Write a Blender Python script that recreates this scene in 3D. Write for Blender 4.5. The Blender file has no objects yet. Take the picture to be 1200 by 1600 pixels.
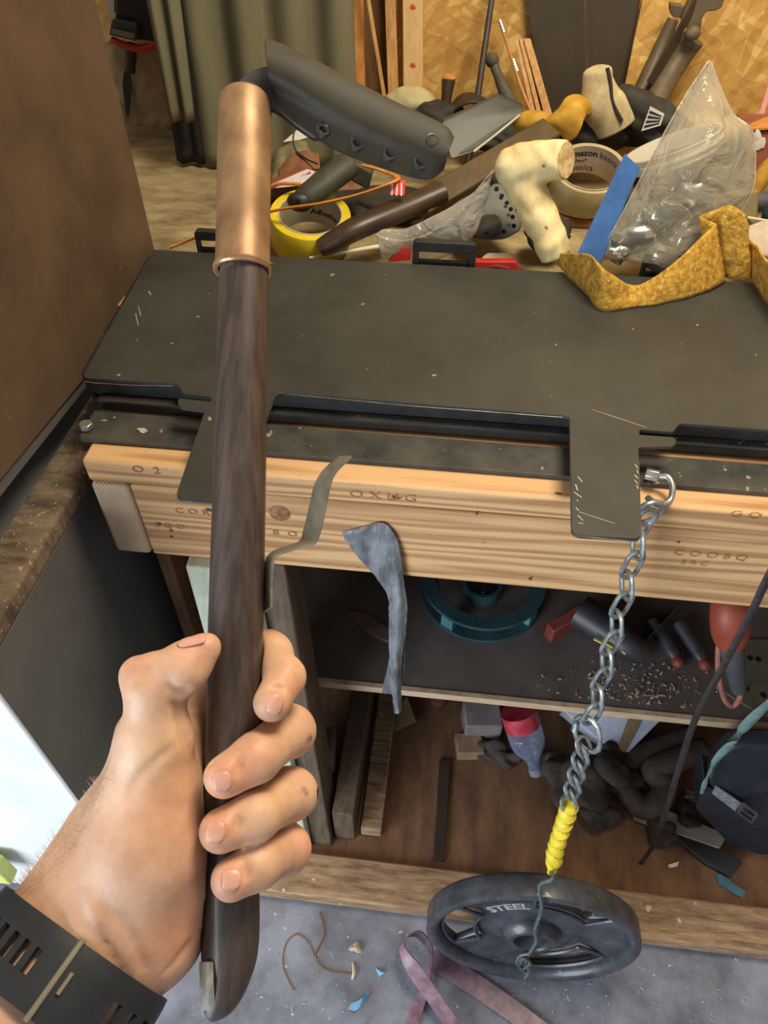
import bpy, bmesh, math, random
import numpy as np
from mathutils import Matrix, Vector
random.seed(7); rng = np.random.default_rng(7)
PI = math.pi
scene = bpy.context.scene
COL = scene.collection
n_ = lambda v: np.asarray(v, float) / (np.linalg.norm(v) + 1e-12)
A = lambda *v: np.array(v, float)

# ------------------------------------------------------------------ camera
F = 1150.0                                   # focal length in pixels of the 1200x1600 frame
def cdir(x, y): return np.array([(x - 600) / F, -(y - 800) / F, -1.0])
ZW = -n_(cdir(600, 1900)); YW = cdir(790, -400); YW = n_(YW - ZW * YW.dot(ZW)); XW = np.cross(YW, ZW)
MW = np.array([XW, YW, ZW])                  # camera -> world rotation
CAM = np.array([0, 0, 1.42])
cam = bpy.data.cameras.new('camera'); cam.sensor_fit = 'VERTICAL'; cam.sensor_height = 36; cam.lens = F / 1600 * 36
cam.clip_start = .01
camo = bpy.data.objects.new('camera', cam); COL.objects.link(camo)
mx = np.eye(4); mx[:3, :3] = MW; mx[:3, 3] = CAM; camo.matrix_world = Matrix(mx.tolist())
scene.camera = camo
# points of the photograph turned into places in the room
def ray(x, y): return MW @ cdir(x, y)
def P(x, y, D): return CAM + ray(x, y) * D
def Zp(x, y, z): r = ray(x, y); return CAM + r * (z - CAM[2]) / r[2]
def Yp(x, y, Y): r = ray(x, y); return CAM + r * (Y - CAM[1]) / r[1]
def Xp(x, y, X): r = ray(x, y); return CAM + r * (X - CAM[0]) / r[0]

# ------------------------------------------------------------------ light
scene.view_settings.view_transform = 'Standard'; scene.view_settings.look = 'None'
scene.view_settings.gamma = 1; scene.view_settings.use_curve_mapping = False
scene.view_settings.exposure = 0.0
w = bpy.data.worlds.new('world'); scene.world = w; w.use_nodes = True
bg = w.node_tree.nodes['Background']; bg.inputs[0].default_value = (.95, .95, 1, 1); bg.inputs[1].default_value = .30
def area(name, loc, target, size, power, col, sy=None):
    l = bpy.data.lights.new(name, 'AREA'); l.energy = power; l.color = col; l.size = size
    if sy: l.shape = 'RECTANGLE'; l.size_y = sy
    o = bpy.data.objects.new(name, l); COL.objects.link(o); o.location = loc
    o.rotation_euler = (Vector(target) - Vector(loc)).to_track_quat('-Z', 'Y').to_euler(); return o
area('door_daylight', (-1.5, -1.3, .95), (-.05, .5, .5), 1.3, 76, (.84, .92, 1), 1.7)
area('ceiling_lamp', (.35, .75, 2.25), (.3, 1.0, .9), .5, 27, (1, .86, .64))

# ------------------------------------------------------------------ materials
def L(r, g, b):
    f = lambda c: (c / 255 / 12.92) if c / 255 < .04045 else ((c / 255 + .055) / 1.055) ** 2.4
    return (f(r), f(g), f(b), 1)
class NT:
    def __init__(s, m): s.t = m.node_tree; s.n = s.t.nodes
    def new(s, ty, **kw):
        x = s.n.new(ty)
        for k, v in kw.items(): setattr(x, k, v)
        return x
    def link(s, a, b): s.t.links.new(a, b)
MC = {}
def M(name, c1, c2=None, scale=20, stretch=(1, 1, 1), rough=.6, metal=0, bump=0, bscale=None, detail=5,
      speck=None, speck_col=(200, 200, 195), speck_scale=180, ramp=(.35, .65), spec=.5, rot=(0, 0, 0), trans=0, alpha=1, sss=0, coat=0, wave=None, ior=None, rvar=0, prerot=0):
    """procedural surface: two colours mixed by (stretched) noise, optional wave grain, pale specks, fine bump"""
    if name in MC: return MC[name]
    m = bpy.data.materials.new(name); m.use_nodes = True; t = NT(m); b = t.n['Principled BSDF']
    tc = t.new('ShaderNodeTexCoord'); mp = t.new('ShaderNodeMapping')
    mp.inputs['Scale'].default_value = stretch; mp.inputs['Rotation'].default_value = rot
    if prerot:
        pr = t.new('ShaderNodeMapping'); pr.inputs['Rotation'].default_value = (prerot, 0, 0); t.link(tc.outputs['Object'], pr.inputs[0]); t.link(pr.outputs[0], mp.inputs[0])
    else: t.link(tc.outputs['Object'], mp.inputs[0])
    nz = t.new('ShaderNodeTexNoise'); nz.inputs['Scale'].default_value = scale; nz.inputs['Detail'].default_value = detail
    nz.inputs['Roughness'].default_value = .65; t.link(mp.outputs[0], nz.inputs[0])
    fac = nz.outputs[0]
    if wave:
        wv = t.new('ShaderNodeTexWave', wave_type=wave[0]); wv.inputs['Scale'].default_value = wave[1]
        wv.inputs['Distortion'].default_value = wave[2]; wv.inputs['Detail'].default_value = 3; wv.inputs['Detail Scale'].default_value = 1.2
        if wave[0] == 'BANDS': wv.bands_direction = wave[3]
        else: wv.rings_direction = wave[3]
        mp2 = t.new('ShaderNodeMapping'); mp2.inputs['Scale'].default_value = wave[4] if len(wave) > 4 else (1, 1, 1)
        t.link(tc.outputs['Object'], mp2.inputs[0]); t.link(mp2.outputs[0], wv.inputs[0])
        mi = t.new('ShaderNodeMath', operation='MULTIPLY_ADD'); mi.inputs[1].default_value = .45
        t.link(wv.outputs['Fac'], mi.inputs[0])
        mj = t.new('ShaderNodeMath', operation='MULTIPLY'); mj.inputs[1].default_value = .55; t.link(nz.outputs[0], mj.inputs[0])
        t.link(mj.outputs[0], mi.inputs[2]); fac = mi.outputs[0]
    rp = t.new('ShaderNodeValToRGB'); rp.color_ramp.elements[0].position = ramp[0]; rp.color_ramp.elements[1].position = ramp[1]
    rp.color_ramp.elements[0].color = L(*c1); rp.color_ramp.elements[1].color = L(*(c2 or c1)); t.link(fac, rp.inputs[0])
    colr = rp.outputs[0]
    if speck:
        n2 = t.new('ShaderNodeTexNoise'); n2.inputs['Scale'].default_value = speck_scale; n2.inputs['Detail'].default_value = 2
        t.link(tc.outputs['Object'], n2.inputs[0])
        r2 = t.new('ShaderNodeValToRGB'); r2.color_ramp.elements[0].position = speck; r2.color_ramp.elements[1].position = speck + .03
        t.link(n2.outputs[0], r2.inputs[0])
        mxn = t.new('ShaderNodeMix', data_type='RGBA'); t.link(r2.outputs[0], mxn.inputs[0]); t.link(colr, mxn.inputs[6]); mxn.inputs[7].default_value = L(*speck_col)
        colr = mxn.outputs[2]
    t.link(colr, b.inputs['Base Color'])
    b.inputs['Roughness'].default_value = rough; b.inputs['Metallic'].default_value = metal
    b.inputs['Specular IOR Level'].default_value = spec
    if rvar:
        mr = t.new('ShaderNodeMapRange'); mr.inputs[3].default_value = rough - rvar; mr.inputs[4].default_value = rough + rvar
        t.link(nz.outputs[0], mr.inputs[0]); t.link(mr.outputs[0], b.inputs['Roughness'])
    if trans: b.inputs['Transmission Weight'].default_value = trans
    if ior: b.inputs['IOR'].default_value = ior
    if alpha < 1: b.inputs['Alpha'].default_value = alpha
    if coat: b.inputs['Coat Weight'].default_value = coat
    if sss:
        b.inputs['Subsurface Weight'].default_value = sss; b.inputs['Subsurface Radius'].default_value = (1, .35, .2); b.inputs['Subsurface Scale'].default_value = .004
    if bump:
        bp = t.new('ShaderNodeBump'); bp.inputs['Strength'].default_value = bump; bp.inputs['Distance'].default_value = .002
        if bscale:
            n3 = t.new('ShaderNodeTexNoise'); n3.inputs['Scale'].default_value = bscale; n3.inputs['Detail'].default_value = 4
            t.link(mp.outputs[0], n3.inputs[0]); t.link(n3.outputs[0], bp.inputs['Height'])
        else: t.link(fac, bp.inputs['Height'])
        t.link(bp.outputs[0], b.inputs['Normal'])
    MC[name] = m; return m

beamX = M('pine_along_x', (150, 104, 64), (212, 170, 120), 9, (.8, 36, 36), .75, bump=.35, wave=('BANDS', 17, 16, 'Z', (.05, .6, 1)), ramp=(.14, .66), speck=.72, speck_col=(96, 62, 38), speck_scale=45)
pineZ = M('pine_along_z', (170, 120, 66), (222, 178, 116), 12, (10, 10, .6), .7, bump=.15, ramp=(.3, .7))
pineO = M('orange_pine', (170, 108, 48), (214, 150, 78), 12, (12, 12, .5), .6, ramp=(.3, .7))
darkboard = M('old_brown_board', (84, 58, 30), (126, 92, 52), 14, (8, 8, 1), .8, ramp=(.3, .7))
endgrain = M('end_grain', (150, 124, 98), (214, 190, 160), 12, (1, 1, 1), .8, bump=.2, wave=('RINGS', 110, 3, 'Y'), ramp=(.2, .75))
ledger = M('dusty_ledger', (74, 60, 46), (128, 110, 88), 22, (1, 3, 1), .9, bump=.4, speck=.66, speck_col=(170, 150, 120))
benchtop = M('dusty_bench_top', (116, 100, 70), (172, 154, 112), 12, (1, 2, 1), .9, bump=.3)
osb = None
black_plate = M('black_steel_plate', (46, 47, 44), (62, 62, 56), 5, (1, 1, 1), .50, .0, bump=.06, bscale=260, speck=.745, speck_col=(150, 146, 132), speck_scale=70, rvar=.08)
case_m = M('black_plastic_case', (26, 26, 26), (44, 44, 42), 40, rough=.6, bump=.2, bscale=300, speck=.73, speck_scale=120, speck_col=(110, 108, 100))
bar_m = M('black_flat_bar', (40, 40, 38), (78, 76, 68), 14, (1, 1, 1), .5, bump=.15, speck=.70, speck_scale=60, speck_col=(150, 140, 116))
edge_m = M('bare_steel_edge', (120, 120, 116), (170, 170, 166), 60, rough=.35, metal=.8)
zinc = M('zinc_steel', (150, 155, 155), (196, 200, 198), 60, rough=.38, metal=.85)
chain_m = M('chain_steel', (128, 138, 142), (182, 192, 194), 80, rough=.36, metal=.8)
cab_m = M('brown_enamel', (84, 68, 56), (108, 88, 70), 5, rough=.40, bump=.03, bscale=14, speck=.775, speck_scale=60, speck_col=(190, 170, 150), rvar=.06, spec=.45)
cab_dark = M('haze_greyed_panel', (92, 90, 88), (104, 102, 100), 6, rough=.5, speck=.76, speck_scale=70, speck_col=(140, 138, 136))  # dark panel's colour lifted to grey, flare haze included
cab_white = M('white_enamel', (215, 220, 224), (236, 240, 242), 9, rough=.3, bump=.03, bscale=60)
floor_m = M('dusty_concrete', (96, 98, 108), (142, 146, 160), 9, rough=.8, bump=.25, bscale=120, speck=.72, speck_scale=90, speck_col=(190, 196, 206))
under_m = M('red_brown_plywood', (96, 66, 46), (136, 98, 68), 8, (3, 1, 1), .75, bump=.1)
shelf_m = M('dark_shelf', (88, 80, 76), (108, 99, 94), 10, rough=.6, speck=.74, speck_scale=80, speck_col=(120, 110, 100))
ply_edge = M('plywood_edge', (168, 140, 108), (206, 184, 154), 30, (1, 1, 20), .8)
green_wood = M('pale_green_paint', (168, 178, 156), (196, 204, 184), 30, (3, 3, .5), .7, bump=.25)
leg_side = M('weathered_leg_wood', (74, 60, 46), (102, 86, 68), 16, (6, 6, .8), .8, bump=.2)
stretcher_m = M('dirty_stretcher_wood', (112, 88, 66), (176, 144, 110), 14, (1.2, 8, 8), .8, bump=.25, speck=.70, speck_scale=40, speck_col=(206, 190, 168))
curtain_m = M('olive_canvas', (104, 100, 76), (124, 119, 92), 8, (2, 2, .4), .9, bump=.1, bscale=300)
copper = M('aged_copper', (124, 92, 62), (168, 132, 94), 34, (1, 1, .5), .48, .4, bump=.06, bscale=150, rvar=.08)
shaft_m = M('dark_oiled_wood', (56, 45, 39), (84, 69, 61), 26, (9, 9, .5), .42, bump=.12, coat=.1, prerot=.764)
facet_m = M('worn_wood_facet', (120, 110, 98), (168, 158, 144), 26, (12, 12, 1), .5)
kydex = M('black_kydex', (46, 41, 29), (57, 51, 37), 50, rough=.62, bump=.05, bscale=900, spec=.3)
blade_m = M('dark_forged_steel', (62, 60, 56), (90, 86, 80), 50, rough=.45, metal=.5)
brass_dark = M('blackened_eyelet', (84, 82, 76), (120, 117, 110), 80, rough=.3, metal=.8)
hole_m = M('dark_void', (10, 10, 10), rough=.9)
clip_m = M('brushed_clip_steel', (132, 124, 108), (168, 158, 138), 60, (1, 1, 3), .40, .55)
hide = M('yellow_suede', (140, 98, 22), (206, 162, 62), 120, rough=.95, bump=.6, bscale=260, speck=.66, speck_scale=260, speck_col=(224, 190, 104))
glove_y = M('yellow_glove_leather', (164, 120, 28), (200, 156, 54), 30, rough=.7, bump=.1)
glove_w = M('cream_glove_leather', (176, 158, 116), (206, 190, 148), 40, rough=.85, bump=.2, bscale=120)
branch_m = M('peeled_branch', (206, 182, 122), (234, 218, 166), 24, (1, 1, .6), .6, bump=.15, speck=.70, speck_scale=70, speck_col=(150, 118, 62))
ring_m = M('branch_end_rings', (168, 136, 84), (226, 206, 156), 60, rough=.7)
yellow_tape = M('yellow_tape', (206, 180, 28), (226, 202, 50), 20, rough=.4)
tape_in = M('tape_core_card', (170, 160, 136), (196, 188, 166), 20, rough=.7)
clear_tape = M('clear_tape_roll', (164, 150, 108), (188, 176, 132), 14, rough=.28, spec=.6)
ink = M('black_ink', (34, 33, 32), rough=.6)
cup_m = M('white_plastic_tub', (206, 198, 176), (220, 214, 194), 20, rough=.45)
black_lbl = M('black_label', (38, 34, 30), rough=.5)
red_m = M('red_plastic', (172, 34, 30), (190, 50, 42), 20, rough=.4)
blue_m = M('blue_painted_strip', (42, 84, 140), (58, 104, 162), 20, rough=.4)
orange_m = M('orange_leather_cord', (176, 104, 36), (206, 136, 60), 60, rough=.7)
haft_m = M('dark_walnut_haft', (46, 34, 24), (74, 56, 42), 16, (1, 1, 1), .4)
haft2_m = M('olive_brown_board', (72, 58, 32), (96, 80, 48), 10, (2, 1, 1), .6)
knife_m = M('olive_black_rubber', (52, 50, 40), (70, 68, 54), 50, rough=.6)
greypl = M('grey_green_plastic', (78, 82, 76), (98, 102, 94), 40, rough=.45)
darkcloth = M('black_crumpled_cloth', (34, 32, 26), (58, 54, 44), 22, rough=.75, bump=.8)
olivecloth = M('olive_cloth', (104, 96, 66), (140, 130, 92), 24, rough=.9)
palecloth = M('pale_canvas', (170, 160, 118), (196, 186, 144), 24, rough=.9)
leather_b = M('brown_leather', (112, 72, 44), (146, 98, 62), 30, rough=.7)
white_m = M('white_paper', (214, 208, 196), (230, 226, 214), 20, rough=.8)
bone = M('cream_stick', (226, 216, 178), (238, 230, 198), 40, rough=.6)
ducttape = M('grey_duct_tape', (84, 86, 90), (146, 150, 156), 40, (1, 1, .3), .42, .1, bump=1.0, bscale=140)
teal_m = M('blue_teal_plastic', (40, 66, 74), (54, 84, 92), 20, rough=.45)
iron = M('black_iron', (46, 48, 52), (74, 78, 86), 24, rough=.40, bump=.15, bscale=160, speck=.72, speck_scale=90, speck_col=(120, 126, 136), coat=.2)
iron_hi = M('worn_grey_letter', (150, 152, 152), (180, 182, 182), 30, rough=.5)
wire_m = M('grey_green_wire', (72, 84, 80), (96, 108, 104), 80, rough=.45)
yel_wrap = M('yellow_vinyl_tape', (216, 190, 40), (232, 210, 66), 60, rough=.4)
cord_m = M('black_flat_cord', (36, 30, 30), (58, 48, 48), 100, rough=.6)
strap_m = M('purple_brown_strap', (104, 78, 88), (142, 114, 128), 60, rough=.4)
bag_m = M('navy_black_pouch', (22, 26, 34), (38, 44, 56), 40, rough=.6, bump=.15)
teal_strap = M('grey_teal_webbing', (88, 118, 114), (122, 150, 144), 60, rough=.7)
concrete_d = M('dark_debris', (44, 38, 33), (80, 70, 60), 30, rough=.9, bump=.4)
card = M('tan_cardboard', (120, 98, 68), (148, 124, 88), 20, rough=.85)
red_dull = M('dull_red', (104, 42, 34), (130, 60, 48), 20, rough=.6)
glove_r = M('orange_tool_plastic', (140, 62, 44), (164, 80, 58), 20, rough=.5)
rubber_g = M('grey_rubber', (66, 66, 70), (86, 86, 90), 20, rough=.6)
watch_m = M('black_silicone', (34, 37, 40), (44, 47, 50), 50, rough=.5)
buckle_m = M('pale_gold_buckle', (190, 178, 140), (214, 204, 170), 40, rough=.28, metal=.85)
nail_m = M('fingernail', (212, 154, 132), (226, 174, 152), 90, rough=.3, sss=.1)
hair_m = M('fair_hair', (190, 160, 120), rough=.5)
chip_m = M('pale_wood_chip', (168, 150, 126), (210, 196, 172), 60, rough=.8)
silver_m = M('shiny_metal', (170, 168, 158), (206, 202, 190), 14, rough=.22, metal=.75)
cyan_m = M('cyan_plastic', (90, 140, 180), (130, 180, 215), 30, rough=.4)
grey_m = M('mid_grey_plastic', (92, 90, 84), (112, 110, 102), 20, rough=.5)

def make_osb():
    m = bpy.data.materials.new('strand_board'); m.use_nodes = True; t = NT(m); b = t.n['Principled BSDF']
    tc = t.new('ShaderNodeTexCoord'); cols = []
    nz = t.new('ShaderNodeTexNoise'); nz.inputs['Scale'].default_value = 7; t.link(tc.outputs['Object'], nz.inputs[0])
    for rz, sc in ((.6, (17, 20, 84)), (-.5, (19, 20, 76)), (1.35, (16, 20, 66))):
        ad = t.new('ShaderNodeVectorMath', operation='MULTIPLY_ADD'); ad.inputs[1].default_value = (.035, .035, .035)
        t.link(nz.outputs['Color'], ad.inputs[0]); t.link(tc.outputs['Object'], ad.inputs[2])
        mp = t.new('ShaderNodeMapping'); mp.inputs['Rotation'].default_value = (0, rz, 0); t.link(ad.outputs[0], mp.inputs[0])
        m2 = t.new('ShaderNodeMapping'); m2.inputs['Scale'].default_value = sc; t.link(mp.outputs[0], m2.inputs[0])
        v = t.new('ShaderNodeTexVoronoi'); v.inputs['Scale'].default_value = 1; t.link(m2.outputs[0], v.inputs[0])
        s = t.new('ShaderNodeSeparateColor'); t.link(v.outputs['Color'], s.inputs[0]); cols.append(s.outputs[0])
    a0 = t.new('ShaderNodeMath', operation='ADD'); t.link(cols[0], a0.inputs[0]); t.link(cols[1], a0.inputs[1])
    a = t.new('ShaderNodeMath', operation='ADD'); t.link(a0.outputs[0], a.inputs[0]); t.link(cols[2], a.inputs[1])
    h = t.new('ShaderNodeMath', operation='MULTIPLY'); h.inputs[1].default_value = .3333; t.link(a.outputs[0], h.inputs[0])
    r = t.new('ShaderNodeValToRGB'); e = r.color_ramp.elements
    e[0].position = .12; e[0].color = L(174, 130, 60); e[1].position = .85; e[1].color = L(234, 198, 118)
    x = e.new(.3); x.color = L(190, 144, 72); x = e.new(.6); x.color = L(206, 162, 88)
    t.link(h.outputs[0], r.inputs[0]); t.link(r.outputs[0], b.inputs['Base Color'])
    bp = t.new('ShaderNodeBump'); bp.inputs['Strength'].default_value = .25; t.link(h.outputs[0], bp.inputs['Height']); t.link(bp.outputs[0], b.inputs['Normal'])
    b.inputs['Roughness'].default_value = .75
    return m
osb = make_osb()
def make_film(name, tint, gloss, mixv):
    """thin clear plastic film: mostly see-through with glossy wrinkles"""
    m = bpy.data.materials.new(name); m.use_nodes = True; t = NT(m)
    b = t.n['Principled BSDF']; b.inputs['Base Color'].default_value = L(*tint); b.inputs['Roughness'].default_value = gloss
    b.inputs['Specular IOR Level'].default_value = .9
    tr = t.new('ShaderNodeBsdfTransparent'); mi = t.new('ShaderNodeMixShader')
    lw = t.new('ShaderNodeLayerWeight'); lw.inputs[0].default_value = .35
    mr = t.new('ShaderNodeMapRange'); mr.inputs[3].default_value = mixv; mr.inputs[4].default_value = min(1, mixv + .6)
    t.link(lw.outputs['Facing'], mr.inputs[0]); t.link(mr.outputs[0], mi.inputs[0]); t.link(tr.outputs[0], mi.inputs[1]); t.link(b.outputs[0], mi.inputs[2])
    tc = t.new('ShaderNodeTexCoord'); nz = t.new('ShaderNodeTexNoise'); nz.inputs['Scale'].default_value = 22; nz.inputs['Detail'].default_value = 3
    nz.inputs['Distortion'].default_value = 1.2
    t.link(tc.outputs['Object'], nz.inputs[0]); bp = t.new('ShaderNodeBump'); bp.inputs['Strength'].default_value = .9; bp.inputs['Distance'].default_value = .012
    t.link(nz.outputs[0], bp.inputs['Height']); t.link(bp.outputs[0], b.inputs['Normal'])
    t.link(mi.outputs[0], t.n['Material Output'].inputs[0]); return m
film = make_film('clear_plastic_film', (186, 178, 154), .09, .15)
film2 = make_film('clear_zip_bag_film', (214, 206, 190), .15, .22)
bottle_m = make_film('clear_bottle_plastic', (150, 160, 190), .1, .18)
def make_skin():
    m = M('skin', (196, 152, 122), (220, 180, 150), 40, rough=.5, bump=.10, bscale=420, sss=.25)
    t = NT(m); b = t.n['Principled BSDF']; at = t.new('ShaderNodeVertexColor'); at.layer_name = 'Col'
    mu = t.new('ShaderNodeMix', data_type='RGBA', blend_type='MULTIPLY'); mu.inputs[0].default_value = 1
    src = b.inputs['Base Color'].links[0].from_socket
    t.link(src, mu.inputs[6]); t.link(at.outputs[0], mu.inputs[7]); t.link(mu.outputs[2], b.inputs['Base Color']); return m

# ------------------------------------------------------------------ geometry helpers: each gives (verts, faces) in world metres
def merge(*gs):
    V, Fc, o = [], [], 0
    for v, f in gs:
        V.append(np.asarray(v, float).reshape(-1, 3)); Fc += [tuple(i + o for i in q) for q in f]; o += len(v)
    return np.vstack(V), Fc
def obox(c, ax, ay, az):
    c, ax, ay, az = map(lambda v: np.asarray(v, float), (c, ax, ay, az))
    V = [c + sx * ax + sy * ay + sz * az for sz in (-1, 1) for sy in (-1, 1) for sx in (-1, 1)]
    Fc = [(0, 2, 3, 1), (4, 5, 7, 6), (0, 1, 5, 4), (2, 6, 7, 3), (0, 4, 6, 2), (1, 3, 7, 5)]
    if np.dot(np.cross(ax, ay), az) < 0: Fc = [q[::-1] for q in Fc]
    return np.array(V), Fc
def box(x0, x1, y0, y1, z0, z1): return obox(((x0 + x1) / 2, (y0 + y1) / 2, (z0 + z1) / 2), ((x1 - x0) / 2, 0, 0), (0, (y1 - y0) / 2, 0), (0, 0, (z1 - z0) / 2))
def bar(a, b, wdt, hgt, up=(0, 0, 1)):
    a, b = np.asarray(a, float), np.asarray(b, float); d = n_(b - a); s = n_(np.cross(d, up)); u = np.cross(s, d)
    return obox((a + b) / 2, (b - a) / 2, s * wdt / 2, u * hgt / 2)
def prism(pts, vec):
    p = np.array(pts, float); k = len(p); v = np.asarray(vec, float)
    nn = sum(np.cross(p[i] - p[0], p[(i + 1) % k] - p[0]) for i in range(1, k - 1))
    if nn.dot(v) > 0: p = p[::-1]
    V = np.vstack([p, p + v]); Fc = [tuple(range(k)), tuple(range(2 * k - 1, k - 1, -1))]
    Fc += [(i, i + k, (i + 1) % k + k, (i + 1) % k) for i in range(k)]
    return V, Fc
def roundpoly(pts, rad, seg=4):
    """round the corners of a polygon; rad may be one number or a list"""
    p = [np.asarray(q, float) for q in pts]; out = []; k = len(p)
    for i in range(k):
        r = rad[i] if hasattr(rad, '__len__') else rad
        a, b, c = p[i - 1], p[i], p[(i + 1) % k]
        if r <= 0: out.append(b); continue
        d1, d2 = n_(a - b), n_(c - b); r1 = min(r, .48 * np.linalg.norm(a - b), .48 * np.linalg.norm(c - b))
        s, e = b + d1 * r1, b + d2 * r1
        for j in range(seg + 1):
            u = j / seg; out.append((1 - u) ** 2 * s + 2 * u * (1 - u) * b + u * u * e)
    return out
def spline(pts, n):
    p = np.array(pts, float); k = len(p); out = []
    if k == 2: return np.array([p[0] + (p[1] - p[0]) * t for t in np.linspace(0, 1, n)])
    for t in np.linspace(0, k - 1, n):
        i = min(int(t), k - 2); u = t - i
        p0 = p[i - 1] if i > 0 else 2 * p[0] - p[1]; p3 = p[i + 2] if i + 2 < k else 2 * p[-1] - p[-2]
        a, b = p[i], p[i + 1]
        out.append(.5 * (2 * a + (b - p0) * u + (2 * p0 - 5 * a + 4 * b - p3) * u * u + (3 * a - p0 - 3 * b + p3) * u ** 3))
    return np.array(out)
def tube(pts, r, n=None, seg=10, squash=1, sdir=None, closed=False):
    """swept tube; r a number or one per control point; squash flattens it along sdir"""
    pts = np.array(pts, float); k = len(pts); rr = np.full(k, r, float) if np.isscalar(r) else np.array(r, float)
    if closed: pass
    elif n: q = spline(np.hstack([pts, rr[:, None]]), n); pts, rr = q[:, :3], np.maximum(q[:, 3], 1e-5)
    k = len(pts)
    if closed: T = np.array([n_(pts[(i + 1) % k] - pts[i - 1]) for i in range(k)])
    else: T = np.array([n_(pts[min(i + 1, k - 1)] - pts[max(i - 1, 0)]) for i in range(k)])
    ref = np.array(sdir if sdir is not None else ((0, 0, 1) if abs(T[0][2]) < .9 else (1, 0, 0)), float)
    u = n_(ref - T[0] * ref.dot(T[0])); V = []; Fc = []
    for i in range(k):
        if sdir is not None: u = n_(ref - T[i] * ref.dot(T[i]))
        else: u = n_(u - T[i] * u.dot(T[i]))
        v = np.cross(T[i], u)
        for j in range(seg):
            a = 2 * PI * j / seg; V.append(pts[i] + rr[i] * (u * math.cos(a) * squash + v * math.sin(a)))
    for i in range(k if closed else k - 1):
        for j in range(seg):
            a, b = i * seg, ((i + 1) % k) * seg; j2 = (j + 1) % seg; Fc.append((a + j, a + j2, b + j2, b + j))
    if not closed: Fc += [tuple(range(seg))[::-1], tuple(range((k - 1) * seg, k * seg))]
    return np.array(V), Fc
def loft(rows, nu=None, nv=None, thick=0, closed=False, noise=0, nfreq=30):
    """smooth surface through a grid of points; thick closes it into a sheet of that thickness"""
    G = np.array(rows, float)
    if nv: G = np.array([spline(r, nv) for r in G])
    if nu: G = np.array([spline(G[:, j], nu) for j in range(G.shape[1])]).transpose(1, 0, 2)
    a, b = G.shape[:2]
    du = np.gradient(G, axis=0); dv = np.gradient(G, axis=1); N = np.cross(du, dv); N /= np.linalg.norm(N, axis=2, keepdims=True) + 1e-9
    if noise:
        ph = rng.uniform(0, 6, 6); f = nfreq
        h = np.sin(G[..., 0] * f * 6 + ph[0] + 2 * np.sin(G[..., 2] * f * 3 + ph[1])) + np.sin(G[..., 2] * f * 5 + ph[2] + 2 * np.sin(G[..., 1] * f * 4 + ph[3]))
        G = G + N * (noise * h)[..., None]
    Fc = lambda o, fl: [((o + i * b + j, o + i * b + j + 1, o + (i + 1) * b + j + 1, o + (i + 1) * b + j)[::-1 if fl else 1]) for i in range(a - 1) for j in range(b - 1)]
    if not thick: return G.reshape(-1, 3), Fc(0, True)
    V = np.vstack([(G + N * thick / 2).reshape(-1, 3), (G - N * thick / 2).reshape(-1, 3)]); o = a * b; fs = Fc(0, True) + Fc(o, False)
    ring = [(0, j) for j in range(b)] + [(i, b - 1) for i in range(1, a)] + [(a - 1, j) for j in range(b - 2, -1, -1)] + [(i, 0) for i in range(a - 2, 0, -1)]
    ids = [i * b + j for i, j in ring]; m = len(ids)
    fs += [(ids[q], ids[(q + 1) % m], ids[(q + 1) % m] + o, ids[q] + o) for q in range(m)]
    return V, fs
def frame(axis, ref=(1, 0, 0)):
    z = n_(axis); x = np.array(ref, float); x = n_(x - z * x.dot(z)); return x, np.cross(z, x), z
def lathe(prof, o, axis=(0, 0, 1), seg=32, ref=(1, 0, 0), loop=False):
    x, y, z = frame(axis, ref); V = []; Fc = []; k = len(prof); o = np.asarray(o, float)
    for r, h in prof:
        for j in range(seg): a = 2 * PI * j / seg; V.append(o + z * h + r * (x * math.cos(a) + y * math.sin(a)))
    for i in range(k if loop else k - 1):
        for j in range(seg): j2 = (j + 1) % seg; a, b = i * seg, ((i + 1) % k) * seg; Fc.append((a + j, a + j2, b + j2, b + j))
    if not loop:
        if prof[0][0] > 1e-6: Fc.append(tuple(range(seg))[::-1])
        if prof[-1][0] > 1e-6: Fc.append(tuple(range((k - 1) * seg, k * seg)))
    return np.array(V), Fc
def ring(c, axis, R, r, seg=24, s2=8, sq=1): # a torus
    return lathe([(R + r * math.cos(a), r * sq * math.sin(a)) for a in np.linspace(0, 2 * PI, s2, endpoint=False)], c, axis, seg, ref=(1, .01, .02), loop=True)
def blob(c, rad, seed=0, amp=.12, seg=16, rings=10, ax=None):
    r = np.random.default_rng(seed); ph = r.uniform(0, 6, 6); V = []; Fc = []; c = np.asarray(c, float)
    R = np.eye(3) if ax is None else np.array(frame(ax)).T
    for i in range(rings + 1):
        t = PI * i / rings
        for j in range(seg):
            p = 2 * PI * j / seg; d = np.array([math.sin(t) * math.cos(p), math.sin(t) * math.sin(p), math.cos(t)])
            k = 1 + amp * (math.sin(3 * d[0] + ph[0] + 2 * d[2]) + math.sin(4 * d[1] + ph[1]) + .6 * math.sin(7 * d[2] + 5 * d[0] + ph[2]))
            if amp >= .1 and seg >= 20: k += amp * .45 * abs(math.sin(6 * d[0] + 5 * d[1] + 4 * d[2] + ph[3])) * math.sin(8 * d[2] - 6 * d[1] + ph[4])
            V.append(c + R @ (d * np.array(rad) * k))
    for i in range(rings):
        for j in range(seg): j2 = (j + 1) % seg; Fc.append((i * seg + j, (i + 1) * seg + j, (i + 1) * seg + j2, i * seg + j2))
    return np.array(V), Fc
TXT = {}
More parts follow.
